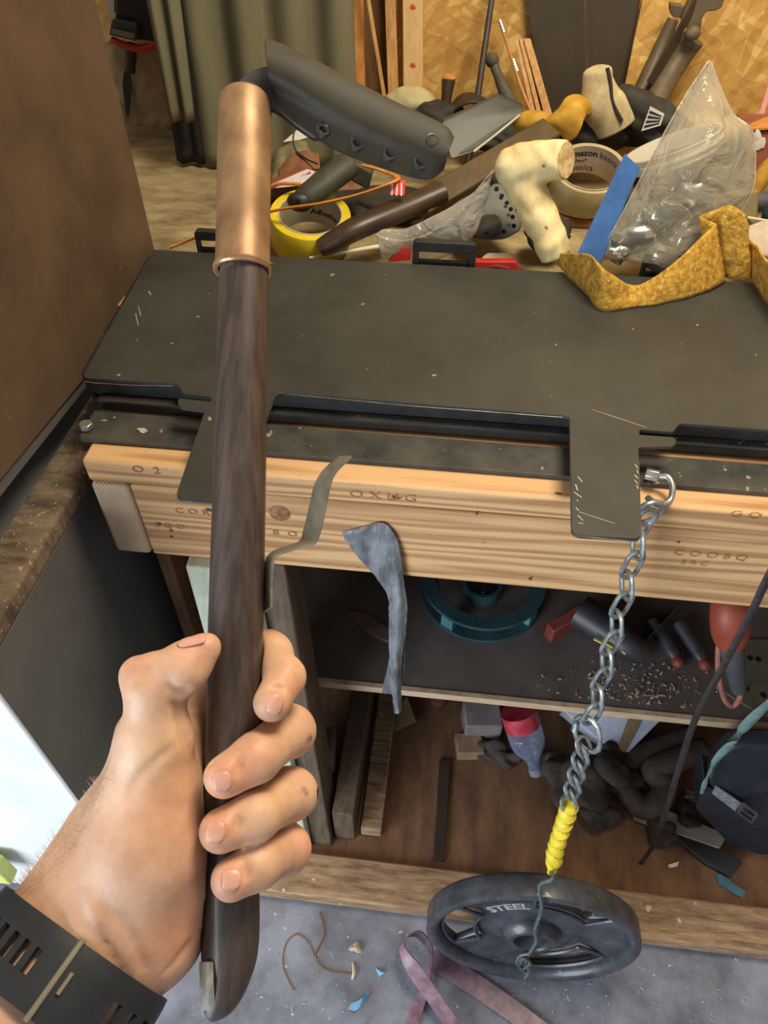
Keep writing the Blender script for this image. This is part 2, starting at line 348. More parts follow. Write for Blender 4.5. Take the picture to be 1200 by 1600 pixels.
def text_geo(s, size, ext=.0, bold=False):
    cu = bpy.data.curves.new('t', 'FONT'); cu.body = s; cu.size = size; cu.extrude = ext; cu.align_x = 'CENTER'; cu.align_y = 'CENTER'; cu.resolution_u = 2
    if bold: cu.offset = size * .03
    o = bpy.data.objects.new('t', cu); COL.objects.link(o); bpy.context.view_layer.update()
    me = bpy.data.meshes.new_from_object(o.evaluated_get(bpy.context.evaluated_depsgraph_get()))
    V = np.array([v.co[:] for v in me.vertices]); Fc = [tuple(p.vertices) for p in me.polygons]
    bpy.data.objects.remove(o); bpy.data.meshes.remove(me); return V, Fc
def capd(X, a, b, ra, rb, sc=None):
    a, b = np.asarray(a, np.float32), np.asarray(b, np.float32); ab = b - a; pa = X - a
    t = np.clip((pa @ ab) / (ab @ ab + 1e-12), 0, 1); return np.linalg.norm(pa - t[..., None] * ab, axis=-1) - (ra + (rb - ra) * t).astype(np.float32)
def smin(a, b, k):
    h = np.clip(.5 + .5 * (b - a) / k, 0, 1); return b * (1 - h) + a * h - k * h * (1 - h)
def surfnet(f, lo, hi, h):
    """mesh the zero level of a distance function"""
    ax = [np.arange(lo[i], hi[i] + h, h, dtype=np.float32) for i in range(3)]
    Xg = np.stack(np.meshgrid(*ax, indexing='ij'), -1); v = f(Xg); s = v < 0; nx, ny, nz = v.shape
    acc = np.zeros((nx - 1, ny - 1, nz - 1, 3), np.float32); cnt = np.zeros((nx - 1, ny - 1, nz - 1), np.float32); edges = []
    for d in range(3):
        sl = [slice(None)] * 3; sh = [slice(None)] * 3; sl[d] = slice(0, -1); sh[d] = slice(1, None); sl, sh = tuple(sl), tuple(sh)
        cr = s[sl] != s[sh]; den = v[sh] - v[sl]; t = np.where(cr, -v[sl] / np.where(np.abs(den) < 1e-12, 1e-12, den), 0)
        pos = Xg[sl].copy(); pos[..., d] += t * h; e1, e2 = [q for q in range(3) if q != d]
        for o1 in (0, 1):
            for o2 in (0, 1):
                ss = [slice(None)] * 3; ss[e1] = slice(o1, v.shape[e1] - 1 + o1); ss[e2] = slice(o2, v.shape[e2] - 1 + o2); ss = tuple(ss)
                acc += np.where(cr[ss][..., None], pos[ss], 0); cnt += cr[ss]
        edges.append((cr, s[sl], e1, e2))
    m = cnt > 0; idx = np.full(cnt.shape, -1, int); idx[m] = np.arange(m.sum()); V = acc[m] / cnt[m][:, None]; Q = []
    for d, (cr, ins, e1, e2) in enumerate(edges):
        I = np.argwhere(cr); ok = (I[:, e1] > 0) & (I[:, e2] > 0) & (I[:, e1] < v.shape[e1] - 1) & (I[:, e2] < v.shape[e2] - 1); I = I[ok]
        def g(a, b): J = I.copy(); J[:, e1] -= a; J[:, e2] -= b; return idx[J[:, 0], J[:, 1], J[:, 2]]
        q = np.stack([g(1, 1), g(0, 1), g(0, 0), g(1, 0)], 1); fl = ins[I[:, 0], I[:, 1], I[:, 2]]
        if d == 1: fl = ~fl
        q[~fl] = q[~fl][:, ::-1]; Q.append(q)
    return V, np.vstack(Q)

# ------------------------------------------------------------------ object helpers
def props(o, label=None, cat=None, group=None, kind=None):
    for k, v in (('label', label), ('category', cat), ('group', group), ('kind', kind)):
        if v: o[k] = v
def thing(name, label, cat, loc, group=None):
    o = bpy.data.objects.new(name, None); COL.objects.link(o); o.location = tuple(loc); o.empty_display_size = .02
    o['origin'] = [float(q) for q in loc]; props(o, label, cat, group); return o
def mk(name, geo, mat, parent=None, label=None, cat=None, group=None, kind=None, smooth=40, bevel=0, bseg=2, cols=None, subsurf=0):
    V, Fc = geo; V = np.asarray(V, float)
    if parent is not None: org = np.array(parent['origin'])
    else: lo, hi = V.min(0), V.max(0); org = np.array([(lo[0] + hi[0]) / 2, (lo[1] + hi[1]) / 2, lo[2]])
    me = bpy.data.meshes.new(name); me.from_pydata((V - org).tolist(), [], [tuple(int(i) for i in q) for q in Fc]); me.update()
    if smooth:
        me.shade_smooth()
        if smooth < 180: me.set_sharp_from_angle(angle=math.radians(smooth))
    me.materials.append(mat); o = bpy.data.objects.new(name, me); COL.objects.link(o)
    if cols is not None:
        at = me.color_attributes.new('Col', 'FLOAT_COLOR', 'POINT'); at.data.foreach_set('color', np.hstack([cols, np.ones((len(cols), 1))]).astype(np.float32).ravel())
    if parent is not None: o.parent = parent
    else: o.location = tuple(org)
    o['origin'] = [float(q) for q in org]
    if bevel:
        bm = o.modifiers.new('bevel', 'BEVEL'); bm.width = bevel; bm.segments = bseg; bm.limit_method = 'ANGLE'; bm.angle_limit = math.radians(40); bm.harden_normals = False
    if subsurf: sm = o.modifiers.new('sub', 'SUBSURF'); sm.levels = sm.render_levels = subsurf
    props(o, label, cat, group, kind); return o
def text_on(s, size, fn, mat, parent, name='lettering', bold=False):
    V, Fc = text_geo(s, size, bold=bold); return mk(name, (np.array([fn(v[0], v[1]) for v in V]), Fc), mat, parent, smooth=0)

# ================================================================== THE SETTING
mk('floor', box(-2.2, 2.0, -1.6, 1.66, -.05, 0), floor_m, kind='structure', smooth=0)
mk('wall_back', box(-1.6, 1.8, 1.62, 1.65, 0, 2.4), osb, kind='structure', smooth=0)
mk('wall_right', box(1.75, 1.80, .2, 1.62, 0, 2.4), osb, kind='structure', smooth=0)

# ================================================================== LEFT CABINETS
t = thing('tall_cabinet', 'tall brown enamelled metal cabinet side scattered with pale specks, at the left edge', 'cabinet', (-.7, .8, .80))
zb = lambda y: .846 - (y - .53) * .12
mk('side_panel', prism([(-.49, .15, .892), (-.49, 1.066, .80), (-.49, 1.066, 2.0), (-.49, .15, 2.0)], (-.02, 0, 0)), cab_m, t, bevel=.002)
mk('cabinet_body', box(-.95, -.512, .15, 1.06, .86, 2.0), cab_m, t)
mk('bottom_flange', bar((-.5, .15, .882), (-.5, 1.06, .802), .012, .026), cab_dark, t)
t = thing('base_cabinet', 'dark base cabinet with bright white front and dusty ledge, left of the workbench', 'cabinet', (-.7, .7, 0))
mk('side_panel', box(-.475, -.455, .3585, 1.05, .01, .755), cab_dark, t, bevel=.002)
mk('carcass', box(-.95, -.476, .366, 1.05, .01, .755), cab_dark, t)
mk('front_panel', box(-.98, -.4553, .352, .358, .01, .755), cab_white, t, label='bright white front panel', bevel=.003)
mk('ledge', box(-.505, -.452, .20, 1.05, .756, .787), ledger, t, label='dusty wooden ledge', bevel=.006)
c = Zp(8, 1346, .30); c = Yp(8, 1346, .34)
c = c - A(0, .012, 0)
t = thing('yellow_packet', 'pale yellow packet standing against the white cabinet front at the left edge', 'packet', c - A(.03, 0, .05))
mk('packet_body', obox(c - A(.045, 0, 0), A(.055, 0, 0), (0, .012, 0), (0, 0, .036)), M('pale_yellow', (200, 204, 92), (222, 224, 130), 20, rough=.5), t, bevel=.004)
mk('printed_patch', obox(c - A(.045, .0128, -.008), A(.04, 0, 0), (0, .0006, 0), (0, 0, .018)), M('pale_green_print', (150, 176, 150), (196, 206, 180), 60), t)

# ================================================================== WORKBENCH
bench = thing('workbench', 'pine workbench with stamped two-by-four front rails and a dusty top', 'workbench', (.3, .9, 0))
def wb(name, g, m, **k): return mk(name, g, m, bench, **k)
wb('upper_rail', box(-.411, 1.3, .575, .67, .826, .859), beamX, bevel=.004, label='upper front rail, weathered pine')
wb('lower_rail', box(-.363, 1.3, .575, .613, .702, .8245), beamX, bevel=.003, label='lower front rail stamped with small letters')
wb('side_rail', box(-.411, -.3645, .573, 1.05, .702, .8245), endgrain, bevel=.006, label='side rail showing its end grain')
wb('top_board', box(-.411, 1.3, .672, 1.066, .835, .859), benchtop, bevel=.002)
wb('top_board', box(-1.0, 1.3, 1.067, 1.6, .835, .86), benchtop, bevel=.002)
def leg(x0, x1, xb0, xb1, yt, yb, d=.09):
    V = []
    for (a, b, y, z) in ((xb0, xb1, yb, 0), (x0, x1, yt, .7015)): V += [(a, y, z), (b, y, z), (b, y + d, z), (a, y + d, z)]
    return np.array(V), [(3, 2, 1, 0), (4, 5, 6, 7), (0, 1, 5, 4), (1, 2, 6, 5), (2, 3, 7, 6), (3, 0, 4, 7)]
wb('leg', leg(-.317, -.232, -.272, -.186, .56, .455), green_wood, bevel=.003, label='pale green painted front leg')
wb('leg_board', leg(-.230, -.192, -.185, -.148, .575, .47, .07), leg_side, bevel=.003, label='brown board beside the green leg')
wb('leg', leg(1.15, 1.24, 1.15, 1.24, .56, .455), green_wood, bevel=.003)
wb('leg', leg(-.40, -.31, -.40, -.31, 1.45, 1.45), leg_side, bevel=.003); wb('leg', leg(1.15, 1.24, 1.15, 1.24, 1.45, 1.45), leg_side, bevel=.003)
wb('stretcher', prism([(-.30, .383, .002), (1.3, .383, .002), (1.3, .383, .04), (-.30, .383, .04)], (0, .072, 0)), stretcher_m, bevel=.004, label='splintered low stretcher on the floor')
wb('side_stretcher', box(-.147, -.109, .49, 1.40, .027, .14), leg_side, bevel=.003)
wb('side_stretcher', box(-.100, -.062, .50, 1.40, .027, .055), stretcher_m, bevel=.003)
wb('bottom_board', box(-.40, 1.3, .457, 1.58, .002, .026), under_m, bevel=.001)
wb('slot_strip', box(.035, .056, .47, .66, .0262, .034), M('slot_dark_brown', (46, 32, 24), (62, 44, 32), 20, rough=.8), bevel=.001)  # added strip, coloured dark to stand for a slot in the board
b_ = Zp(498, 1197, .17); wb('block', obox(b_ + A(0, .03, 0), (.024, .004, 0), (-.004, .035, 0), (0, 0, .022)), leg_side, bevel=.006)
wb('panel', box(-.412, -.392, .66, 1.44, .05, .73), under_m)
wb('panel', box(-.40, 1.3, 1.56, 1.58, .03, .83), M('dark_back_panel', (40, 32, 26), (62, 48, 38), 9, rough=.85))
# lower shelf
sf = Yp(480, 1070, .63)[2]
wb('shelf', box(-.30, 1.3, .637, 1.30, .322, .334), shelf_m, label='dark shelf board strewn with chips')
wb('shelf_edge', box(-.30, 1.3, .628, .6365, .320, .336), ply_edge, label='pale plywood edge of the shelf')
# letters stamped into the rails
def stamp(s, px_, py_, sz, up=1):
    c = Yp(px_, py_, .5743); text_on(s, sz, lambda a, b: c + A(a * up, 0, b * up * .8), M('stamped_wood', (146, 100, 62), (170, 122, 80), 60, rough=.9), bench, 'stamped_lettering')
stamp('O  2', 228, 735, .018); stamp('O X U G', 598, 776, .020); stamp('C O R', 300, 800, .016); stamp('S G O', 265, 822, .015); stamp('B  O', 445, 834, .016)
stamp('C O O 8 Q', 1110, 868, .017); stamp('G O', 1165, 805, .018); stamp('S R C', 1085, 880, .013)
for x, y in ((250, 818), (268, 838), (1000, 880), (755, 925)): wb('nail_hole', lathe([(.0018, 0), (.0018, .0006), (1e-7, .0008)], Yp(x, y, .5749), (0, -1, 0), 8), hole_m)
c = Yp(437, 802, .5748); wb('knot', lathe([(.013, 0), (.012, .0006), (.004, .001), (1e-7, .0012)], c, (0, -1, .0), 16), M('wood_knot', (112, 70, 42), (168, 118, 76), 160))

# ------------------------------------------------------------------ flat bar, bolt, case, plate
t = thing('flat_bar', 'long black steel bar bolted along the bench front, scuffed and dusty', 'bar', (.3, .62, .859))
mk('bar', prism(roundpoly([(-.424, .604, .8595), (1.25, .600, .8595), (1.25, .640, .8595), (-.425, .655, .8595)], .004), (0, 0, .0065)), bar_m, t, bevel=.001)
c = Zp(136, 669, .867)
hexa = [c + .0085 * A(math.cos(a), math.sin(a), 0) for a in np.linspace(.2, .2 + 2 * PI, 7)[:-1]]
mk('hex_bolt', prism(hexa, (0, 0, .0075)), zinc, t, bevel=.0012, label='zinc hex bolt head')
mk('sawdust_clump', blob(Zp(222, 673, .866), (.006, .004, .002), 3, .3), chip_m, t)
t = thing('storage_case', 'black plastic case lying flat under the steel plate on the bench', 'case', (.2, .83, .859))
mk('lower_shell', prism(roundpoly([(-.435, .662, .8605), (1.1, .662, .8605), (1.1, .99, .8605), (-.452, .99, .8605)], .022), (0, 0, .014)), case_m, t, bevel=.003)
mk('upper_shell', prism(roundpoly([(-.444, .672, .8748), (1.1, .672, .8748), (1.1, .985, .8748), (-.462, .985, .8748)], .022), (0, 0, .0242)), case_m, t, bevel=.004)
mk('seam_strip', box(-.42, 1.08, .660, .6715, .8752, .8775), bar_m, t)
def latch(x0, x1, ytop):
    a, b = Yp(x0, ytop, .992), Yp(x1, ytop, .992); zt = a[2]; z0 = .875
    o = [(a[0], .992, z0), (b[0], .992, z0), (b[0], .992, zt), (a[0], .992, zt)]; wd = b[0] - a[0]; e = wd * .1
    outer = roundpoly(o, [0, 0, .009, .009]); h = .45 * (zt - .9)
    mk('latch', merge(prism(roundpoly([(a[0], .992, zt - h), (b[0], .992, zt - h), (b[0], .992, zt), (a[0], .992, zt)], [0, 0, .008, .008]), (0, .012, 0)),
       box(a[0], a[0] + e, .992, 1.004, z0, zt - h), box(b[0] - e, b[0], .992, 1.004, z0, zt - h),
       box(a[0] + e, b[0] - e, .996, 1.002, z0, .904)), case_m, t, bevel=.001)
latch(302, 352, 361); latch(645, 746, 377); latch(1010, 1075, 396)
Z0 = .9045
pp = lambda x, y: Zp(x, y, Z0)
pl = thing('steel_plate', 'large black steel plate with two tabs overhanging the front of the bench', 'plate', (.1, .8, .9))
out = [(128, 590, .010), (240, 390, .004)]
o3 = [pp(x, y) for x, y, r in out] + [A(1.1, .985, Z0), A(1.1, .655, Z0)]; rad = [.008, .004, .01, .01]
for x, y, r in ((1062, 661, .006), (1052, 675, .003), (1000, 671, .0015), (999, 679, .0015), (1057, 683, .006), (1056, 697, .006), (998, 699, .003), (1003, 843, .010), (893, 836, .010), (890, 650, .006),
                (432, 612, .012), (412, 668, .004), (384, 789, .008), (273, 778, .010), (320, 641, .003), (279, 636, .006), (277, 622, .006), (329, 627, .0015), (330, 620, .0015), (286, 615, .004), (278, 600, .008)):
    o3.append(pp(x, y)); rad.append(r)
mk('plate', prism(roundpoly(o3, rad, 5), (0, 0, -.0045)), black_plate, pl, bevel=.0006, bseg=1)
def scuff(pts, wd):
    q = [pp(*p) + A(0, 0, .0002) for p in pts]
    return tube(q, wd, seg=4, squash=.25, sdir=(0, 0, 1))
sc = [scuff([(897 + rng.uniform(0, 10), 745 + 12 * i), (895 + rng.uniform(4, 16), 748 + 12 * i + rng.uniform(-4, 8))], .0005) for i in range(7)]
sc += [scuff([(998 + rng.uniform(-7, 0), 726 + 8 * i), (997, 732 + 8 * i)], .0005) for i in range(5)]
sc += [scuff([(925, 640), (1010, 668)], .0003), scuff([(905, 800), (960, 818)], .0003), scuff([(232, 455), (236, 461)], .0005), scuff([(212, 490), (216, 508)], .0004), scuff([(216, 478), (220, 494)], .0003)]
mk('scratches', merge(*sc), chip_m, pl, kind='stuff', smooth=0)
# bright worn rims along the plate's front edges
rim = lambda pts, r=.00075: tube([pp(x, y) + A(0, -.0003, -.0008) for x, y in pts], r, seg=5)
for r_ in (rim([(132, 595), (145, 597), (210, 601), (270, 602)]), rim([(894, 700), (894, 780), (894, 826), (899, 836), (940, 840), (995, 845), (1002, 838), (1000, 790), (998, 720)]),
           rim([(434, 613), (640, 633), (880, 651)], .0005), rim([(276, 770), (275, 778), (282, 782), (330, 786)])):
    mk('worn_rim', r_, edge_m, pl, label='bare steel rim where the black has worn off')

# ================================================================== THE HELD TOOL
SD = lambda y: .285 + .05 * (1590 - y) / 1440          # distance of the shaft axis along its length
def S(x, y, off=0): return P(x, y, SD(y) + off)
tool = thing('pole_tool', 'dark wooden-shafted blade tool with copper collar and sheathed blade, held upright in the hand', 'tool', S(345, 1590))
view = MW @ A(0, 0, -1)
sh = [(382, 405, 38), (378, 560, 39), (375, 720, 40.5), (371, 880, 42), (367, 1040, 43), (364, 1200, 44), (361, 1360, 44), (360, 1470, 44.5), (354, 1520, 40), (344, 1560, 29), (330, 1585, 14), (326, 1591, 5)]
mk('shaft', tube([S(x, y) for x, y, r in sh], [r * SD(y) / F for x, y, r in sh], 60, 18), shaft_m, tool)
fa = [(316, 1504, -.0035), (317, 1540, -.003), (321, 1575, -.002), (324, 1588, -.001)]
mk('end_facet', loft([[S(x - 5, y, o - .004), S(x + 5, y, o - .0085), S(x + 15, y, o - .0085)] for x, y, o in [(318, 1503, -.001), (319, 1540, -.001), (321, 1572, .003), (324, 1588, .006)]], 8, 5, .001), facet_m, tool, label='pale worn facet on the butt end')
a, b = S(383, 152), S(379, 424); dv = n_(a - b); Rc = 41.8 * SD(290) / F; hL = np.linalg.norm(a - b)
mk('collar', lathe([(Rc - .0012, 0), (Rc + .0008, .0), (Rc + .001, .0016), (Rc, .003), (Rc - .0001, hL * .3), (Rc, hL * .7), (Rc - .0004, hL - .002), (Rc - .0018, hL), (Rc - .0045, hL - .001), (Rc - .0045, hL - .006), (Rc - .0012, hL - .012), (Rc - .0012, .01)], b, dv, 40, loop=True), copper, tool, label='aged copper pipe collar')
mk('collar_plug', lathe([(Rc - .0042, hL - .005), (Rc - .0042, hL - .0035), (1e-6, hL - .002)], b, dv, 24), shaft_m, tool)
mk('collar_rim', ring(b + dv * .0004, dv, Rc + .0001, .0008, 40, 6), M('bright_copper', (206, 160, 124), (226, 184, 150), 60, rough=.3, metal=.8), tool, label='bright cut rim of the pipe')
bl = [(366, 165), (367, 140), (374, 124), (388, 112), (404, 105), (425, 102), (470, 130), (560, 190), (640, 235), (560, 215), (488, 214), (462, 196), (440, 178), (424, 168), (421, 180)]
mk('blade', prism([P(x, y, .3335) for x, y in bl], -view * .0045 * -1), blade_m, tool, bevel=.0007)
# the folded sheath: fold along the top edge, riveted along the bottom
top = [(415, 62), (455, 78), (500, 101), (560, 133), (620, 163), (670, 186), (697, 201), (707, 216)]
bot = [(441, 170), (462, 192), (496, 216), (545, 242), (600, 262), (645, 276), (672, 278), (692, 264)]
rows = []
for i, (tp, bt) in enumerate(zip(top, bot)):
    u = i / 7; hb = .0105 * (1 - .62 * u); D0 = .336; T = A(*tp); B = A(*bt); r = []
    for v, f in ((0, .0015), (.15, .0026), (.32, .0042), (.52, .002 + hb * .72), (.76, hb * .95), (.93, hb * .6), (1.0, 0), (.93, -hb * .6), (.76, -hb * .95), (.52, -.002 - hb * .72), (.32, -.0042), (.15, -.0026), (0, -.0015)):
        q = B + (T - B) * v
        if i == 0: q = q + A(-10, 0) * math.sin(PI * v) * (1 if f > 0 else -.4) * .0 + A(-14 * math.sin(PI * v) * .55, 0)
        r.append(P(q[0], q[1], D0 - f))
    rows.append(r)
sheath = mk('sheath', loft(rows, 40, 48, .0018), kydex, tool, label='black folded sheath with rivet eyelets', smooth=60)
for i, (x, y) in enumerate(((505, 202), (558, 224), (609, 240), (657, 254), (676, 219))):
    off = .0056 if i == 4 else .0036
    c = P(x, y, .336 - off - .0006); ax = n_(-view + MW @ A(.25, .1, 0))
    mk('eyelet', merge(lathe([(.0014, -.002), (.0016, .0), (.0024, .0007), (.0031, .0004), (.0033, -.0006), (.0033, -.002)], c, ax, 20), lathe([(.0015, -.0012), (1e-6, -.0014)], c, ax, 16)), brass_dark, sheath)
# pocket clip bent out of the shaft
cl = [((413, 957), (424, 948)), ((414, 900), (425, 900)), ((416, 876), (428, 874)), ((428, 862), (436, 866)), ((452, 853), (468, 856)), ((470, 845), (491, 849)), ((477, 822), (499, 834)), ((485, 790), (508, 798)), ((493, 757), (514, 765)), ((508, 733), (523, 740)), ((531, 714), (549, 713))]
mk('belt_clip', loft([[P(l[0], l[1], .3125), P((l[0] + r[0]) / 2, (l[1] + r[1]) / 2, .3075), P(r[0], r[1], .302)] for l, r in cl], 44, 5, .0011), clip_m, tool, label='bent steel belt clip')

# ================================================================== THE HAND
def hc(x, y, D): return np.array([(x - 600) / F * D, -(y - 800) / F * D, -D], np.float32)
px_ = lambda p, D: p * D / F
def chain(X, pts, k=.004):
    """pts: (x, y, D, radius in pixels)"""
    d = None
    for (a, b) in zip(pts[:-1], pts[1:]):
        c = capd(X, hc(*a[:3]), hc(*b[:3]), px_(a[3], a[2]), px_(b[3], b[2])); d = c if d is None else smin(d, c, k)
    return d
FING = dict(
    index=[(300, 1130, .318, 40), (352, 1035, .325, 36), (418, 1022, .318, 34), (446, 1058, .300, 30), (425, 1098, .288, 30)],
    middle=[(290, 1180, .318, 40), (345, 1130, .326, 37), (450, 1142, .310, 38), (400, 1184, .2845, 37), (352, 1213, .2775, 34)],
    ring=[(280, 1260, .316, 40), (345, 1235, .325, 37), (454, 1240, .308, 37), (398, 1276, .282, 37), (345, 1298, .2755, 34)],
    little=[(280, 1350, .312, 38), (345, 1330, .319, 34), (445, 1326, .304, 35), (402, 1352, .282, 35), (362, 1374, .275, 33)])
THUMB = [(215, 1290, .288, 76), (243, 1160, .284, 54), (243, 1075, .282, 42), (290, 1040, .283, 35), (322, 1012, .284, 24)]
WA = [(140, 1450, .287), (55, 1570, .271), (-190, 1915, .232)]
CRE = []
def hand_sdf(X, cre=True):
    shape = X.shape[:-1]; X = X.reshape(-1, 3)
    p = chain(X, [(250, 1235, .287, 64), (232, 1330, .285, 84), (205, 1420, .286, 96)], .01)           # ball of the thumb
    p = smin(p, chain(X, [(262, 1400, .289, 56), (256, 1466, .288, 54)], .006), .010)                     # heel
    p = smin(p, chain(X, [(230, 1150, .305, 50), (215, 1300, .306, 70), (175, 1420, .300, 84)], .01), .012) # back of the hand
    p = smin(p, chain(X, [(292, 1150, .306, 34), (288, 1230, .302, 40)], .008), .008)                     # web
    # wrist and forearm, an oval section
    q = X.copy(); ax = hc(*WA[1]) - hc(*WA[0]); fw = n_(ax); zz = np.array([0, 0, 1], np.float32); zz = n_(zz - fw * zz.dot(fw))
    o = hc(*WA[0]); q = q - o; q = q + np.outer(q @ zz, zz) * .38
    pts = [(-.024, 116), (.035, 130), (.17, 150)]; d = None
    for (t0, r0), (t1, r1) in zip(pts[:-1], pts[1:]):
        c = capd(q, fw * t0, fw * t1, px_(r0, .287), px_(r1, .287)); d = c if d is None else smin(d, c, .01)
    p = smin(p, d, .024)
    # tendons on the inside of the wrist
    p = smin(p, chain(X, [(150, 1420, .2665, 12), (70, 1530, .2675, 12)], .004), .008)
    p = smin(p, chain(X, [(185, 1450, .268, 13), (120, 1560, .2675, 13)], .004), .007)
    t = chain(X, THUMB, .006); t = smin(t, chain(X, [(285, 1056, .279, 28), (272, 1052, .280, 28)], .004), .004)   # pad of the thumb
    t = smin(t, chain(X, [(228, 1056, .283, 33), (214, 1052, .284, 26)], .003), .006)                                # its knuckle
    p = smin(p, t, .0055)
    f = None
    for k, v in FING.items():
        c = chain(X, v, .0035); c = smin(c, chain(X, [v[2][:3] + (v[2][3] * .96,), (v[2][0] + 6, v[2][1] + 1, v[2][2] - .001, v[2][3] * .92)], .003), .004)
        f = c if f is None else smin(f, c, .0012)
    p = smin(p, f, .0022)
    # creases
    if cre:
        for a, b, r in CRE: p = -smin(-p, capd(X, a, b, r, r), .0022)
    # leave room for the shaft
    for a, b in zip(sh[:-1], sh[1:]):
        p = np.maximum(p, -(capd(X, hc(a[0], a[1], SD(a[1])), hc(b[0], b[1], SD(b[1])), px_(a[2], SD(a[1])) + .0002, px_(b[2], SD(b[1])) + .0002)))
    return p.reshape(shape)
def sdf_pt(p, cre=True):             # push a point onto the skin
    p = np.array(p, np.float32)
    for _ in range(14):
        e = .0004; q = np.vstack([p[None], p + np.eye(3, dtype=np.float32) * e]); v = hand_sdf(q, cre); d = float(v[0]); g = n_(v[1:] - d); p = p - (g * d * .85).astype(np.float32)
        if abs(d) < 3e-5: break
    return p, g
for D_, r, pts_ in ((.266, .0009, [(196, 1240), (225, 1212), (252, 1192), (285, 1178)]), (.262, .0007, [(160, 1412), (190, 1440), (214, 1480), (228, 1525)]), (.263, .0006, [(112, 1412), (150, 1450), (182, 1500), (205, 1552)]),
                    (.272, .0013, [(262, 1068), (276, 1081), (296, 1085)]), (.275, .0010, [(268, 1098), (284, 1112), (300, 1140), (312, 1180)]), (.274, .0009, [(292, 1120), (312, 1150), (322, 1190)]),
                    (.282, .0007, [(410, 1074), (430, 1062), (450, 1066)]), (.280, .0006, [(425, 1050), (446, 1050), (460, 1056)]),
                    (.268, .0006, [(372, 1180), (376, 1196), (374, 1212)]), (.266, .0006, [(368, 1268), (374, 1284), (374, 1300)]), (.266, .0006, [(384, 1346), (390, 1360), (390, 1376)]),
                    (.272, .0006, [(222, 1034), (232, 1044), (234, 1056)]), (.272, .0006, [(212, 1040), (220, 1052), (222, 1064)]), (.276, .0006, [(250, 1500), (285, 1486), (312, 1478)])):
    q = [sdf_pt(hc(x, y, D_), False) for x, y in spline(np.array(pts_, float), 9)]; q = [a + g * r * .55 for a, g in q]
    CRE += [(a, b, r) for a, b in zip(q[:-1], q[1:])]
lo, hi = A(-.185, -.225, -.345), A(-.028, -.035, -.215)
HV, HF = surfnet(hand_sdf, lo, hi, .00125)
# smooth once along the surface
def relax(V, Fc, it):
    E_ = np.vstack([Fc[:, [0, 1]], Fc[:, [1, 2]], Fc[:, [2, 3]], Fc[:, [3, 0]]])
    for _ in range(it):
        acc = np.zeros_like(V); cn = np.zeros(len(V)); np.add.at(acc, E_[:, 0], V[E_[:, 1]]); np.add.at(cn, E_[:, 0], 1); np.add.at(acc, E_[:, 1], V[E_[:, 0]]); np.add.at(cn, E_[:, 1], 1)
        V = V * .5 + .5 * acc / np.maximum(cn, 1)[:, None]
    return V
HV = relax(HV.astype(float), HF, 2)
cols = np.ones((len(HV), 3)); tint = A(1.0, .80, .74)
def blush(p, r, c, amt=1):
    d = np.linalg.norm(HV - hc(*p), axis=1) / r; k = (np.exp(-d * d * 1.5) * amt)[:, None]; cols[:] = cols * (1 - k) + cols * np.array(c) * k
for p, r in (((446, 1068, .293), .010), ((215, 1046, .282), .010), ((270, 1265, .268), .014), ((350, 1225, .27), .010), ((340, 1300, .27), .010), ((362, 1378, .27), .010), ((305, 1012, .277), .007), ((390, 1190, .276), .010), ((280, 1470, .275), .018), ((480, 1320, .30), .010)):
    blush(p, r, (1.04, .80, .74), .8)
for p, r in (((250, 1200, .27), .02), ((430, 1260, .285), .012), ((430, 1160, .29), .011)): blush(p, r, (1.0, 1.0, .82), .6)
# dark scabs on two knuckles
for p in ((479, 1163, .2975), (484, 1158, .301), (486, 1154, .303)): blush(p, .0017, (.25, .16, .15), 1)
for p in ((470, 1236, .2955), (476, 1233, .299), (474, 1243, .295), (480, 1240, .299)): blush(p, .0015, (.52, .36, .30), .9)
HW = CAM + HV @ MW.T
base = P(60, 1560, .287)
person = thing('person', "person's bare left hand and forearm gripping the dark shaft, fair arm hair", 'person', base)
mk('hand', (HW, HF.tolist()), make_skin(), person, smooth=180, cols=cols)
# nails: small curved plates lying on the fingertips
def nail(c0, along, across, ln, wd):
    """c0 pixel+D near the skin; along = pixel direction towards the tip"""
    c, g = sdf_pt(hc(*c0)); u = n_(A(along[0], -along[1], along[2] if len(along) > 2 else 0)); u = n_(u - g * u.dot(g)); v = np.cross(g, u); rows = []
    for i in range(9):
        s = i / 8 * 2 - 1; r = []; ww = wd * (1 - .10 * max(0, s) ** 4 - .40 * max(0, -s) ** 4)
        for j in range(7):
            q = j / 6 * 2 - 1; p_ = c + u * ln * s * (1 - .12 * q * q * (1 if s < 0 else .7)) + v * ww * q; pp2, gg = sdf_pt(p_ + g * .002)
            # keep the plate stiffer than the flesh beneath it
            r.append(CAM + MW @ (pp2 * .75 + (p_ - g * .0011 * q * q - g * .0004 * s * s) * .25 + gg * .00055))
        rows.append(r)
    mk('fingernail', loft(rows, None, None, .0007), nail_m, person, smooth=180)
nail((347, 1222, .269), (-1, .12), None, 16 * .27 / F, 18.5 * .27 / F)
nail((336, 1300, .267), (-1, .02), None, 17 * .27 / F, 19 * .27 / F)
nail((362, 1374, .267), (-1, .1), None, 16 * .27 / F, 18 * .27 / F)
nail((430, 1100, .2815), (-.35, 1), None, 17 * .282 / F, 13.5 * .282 / F)
nail((301, 1006, .280), (1, -.42), None, 22 * .28 / F, 12 * .28 / F)
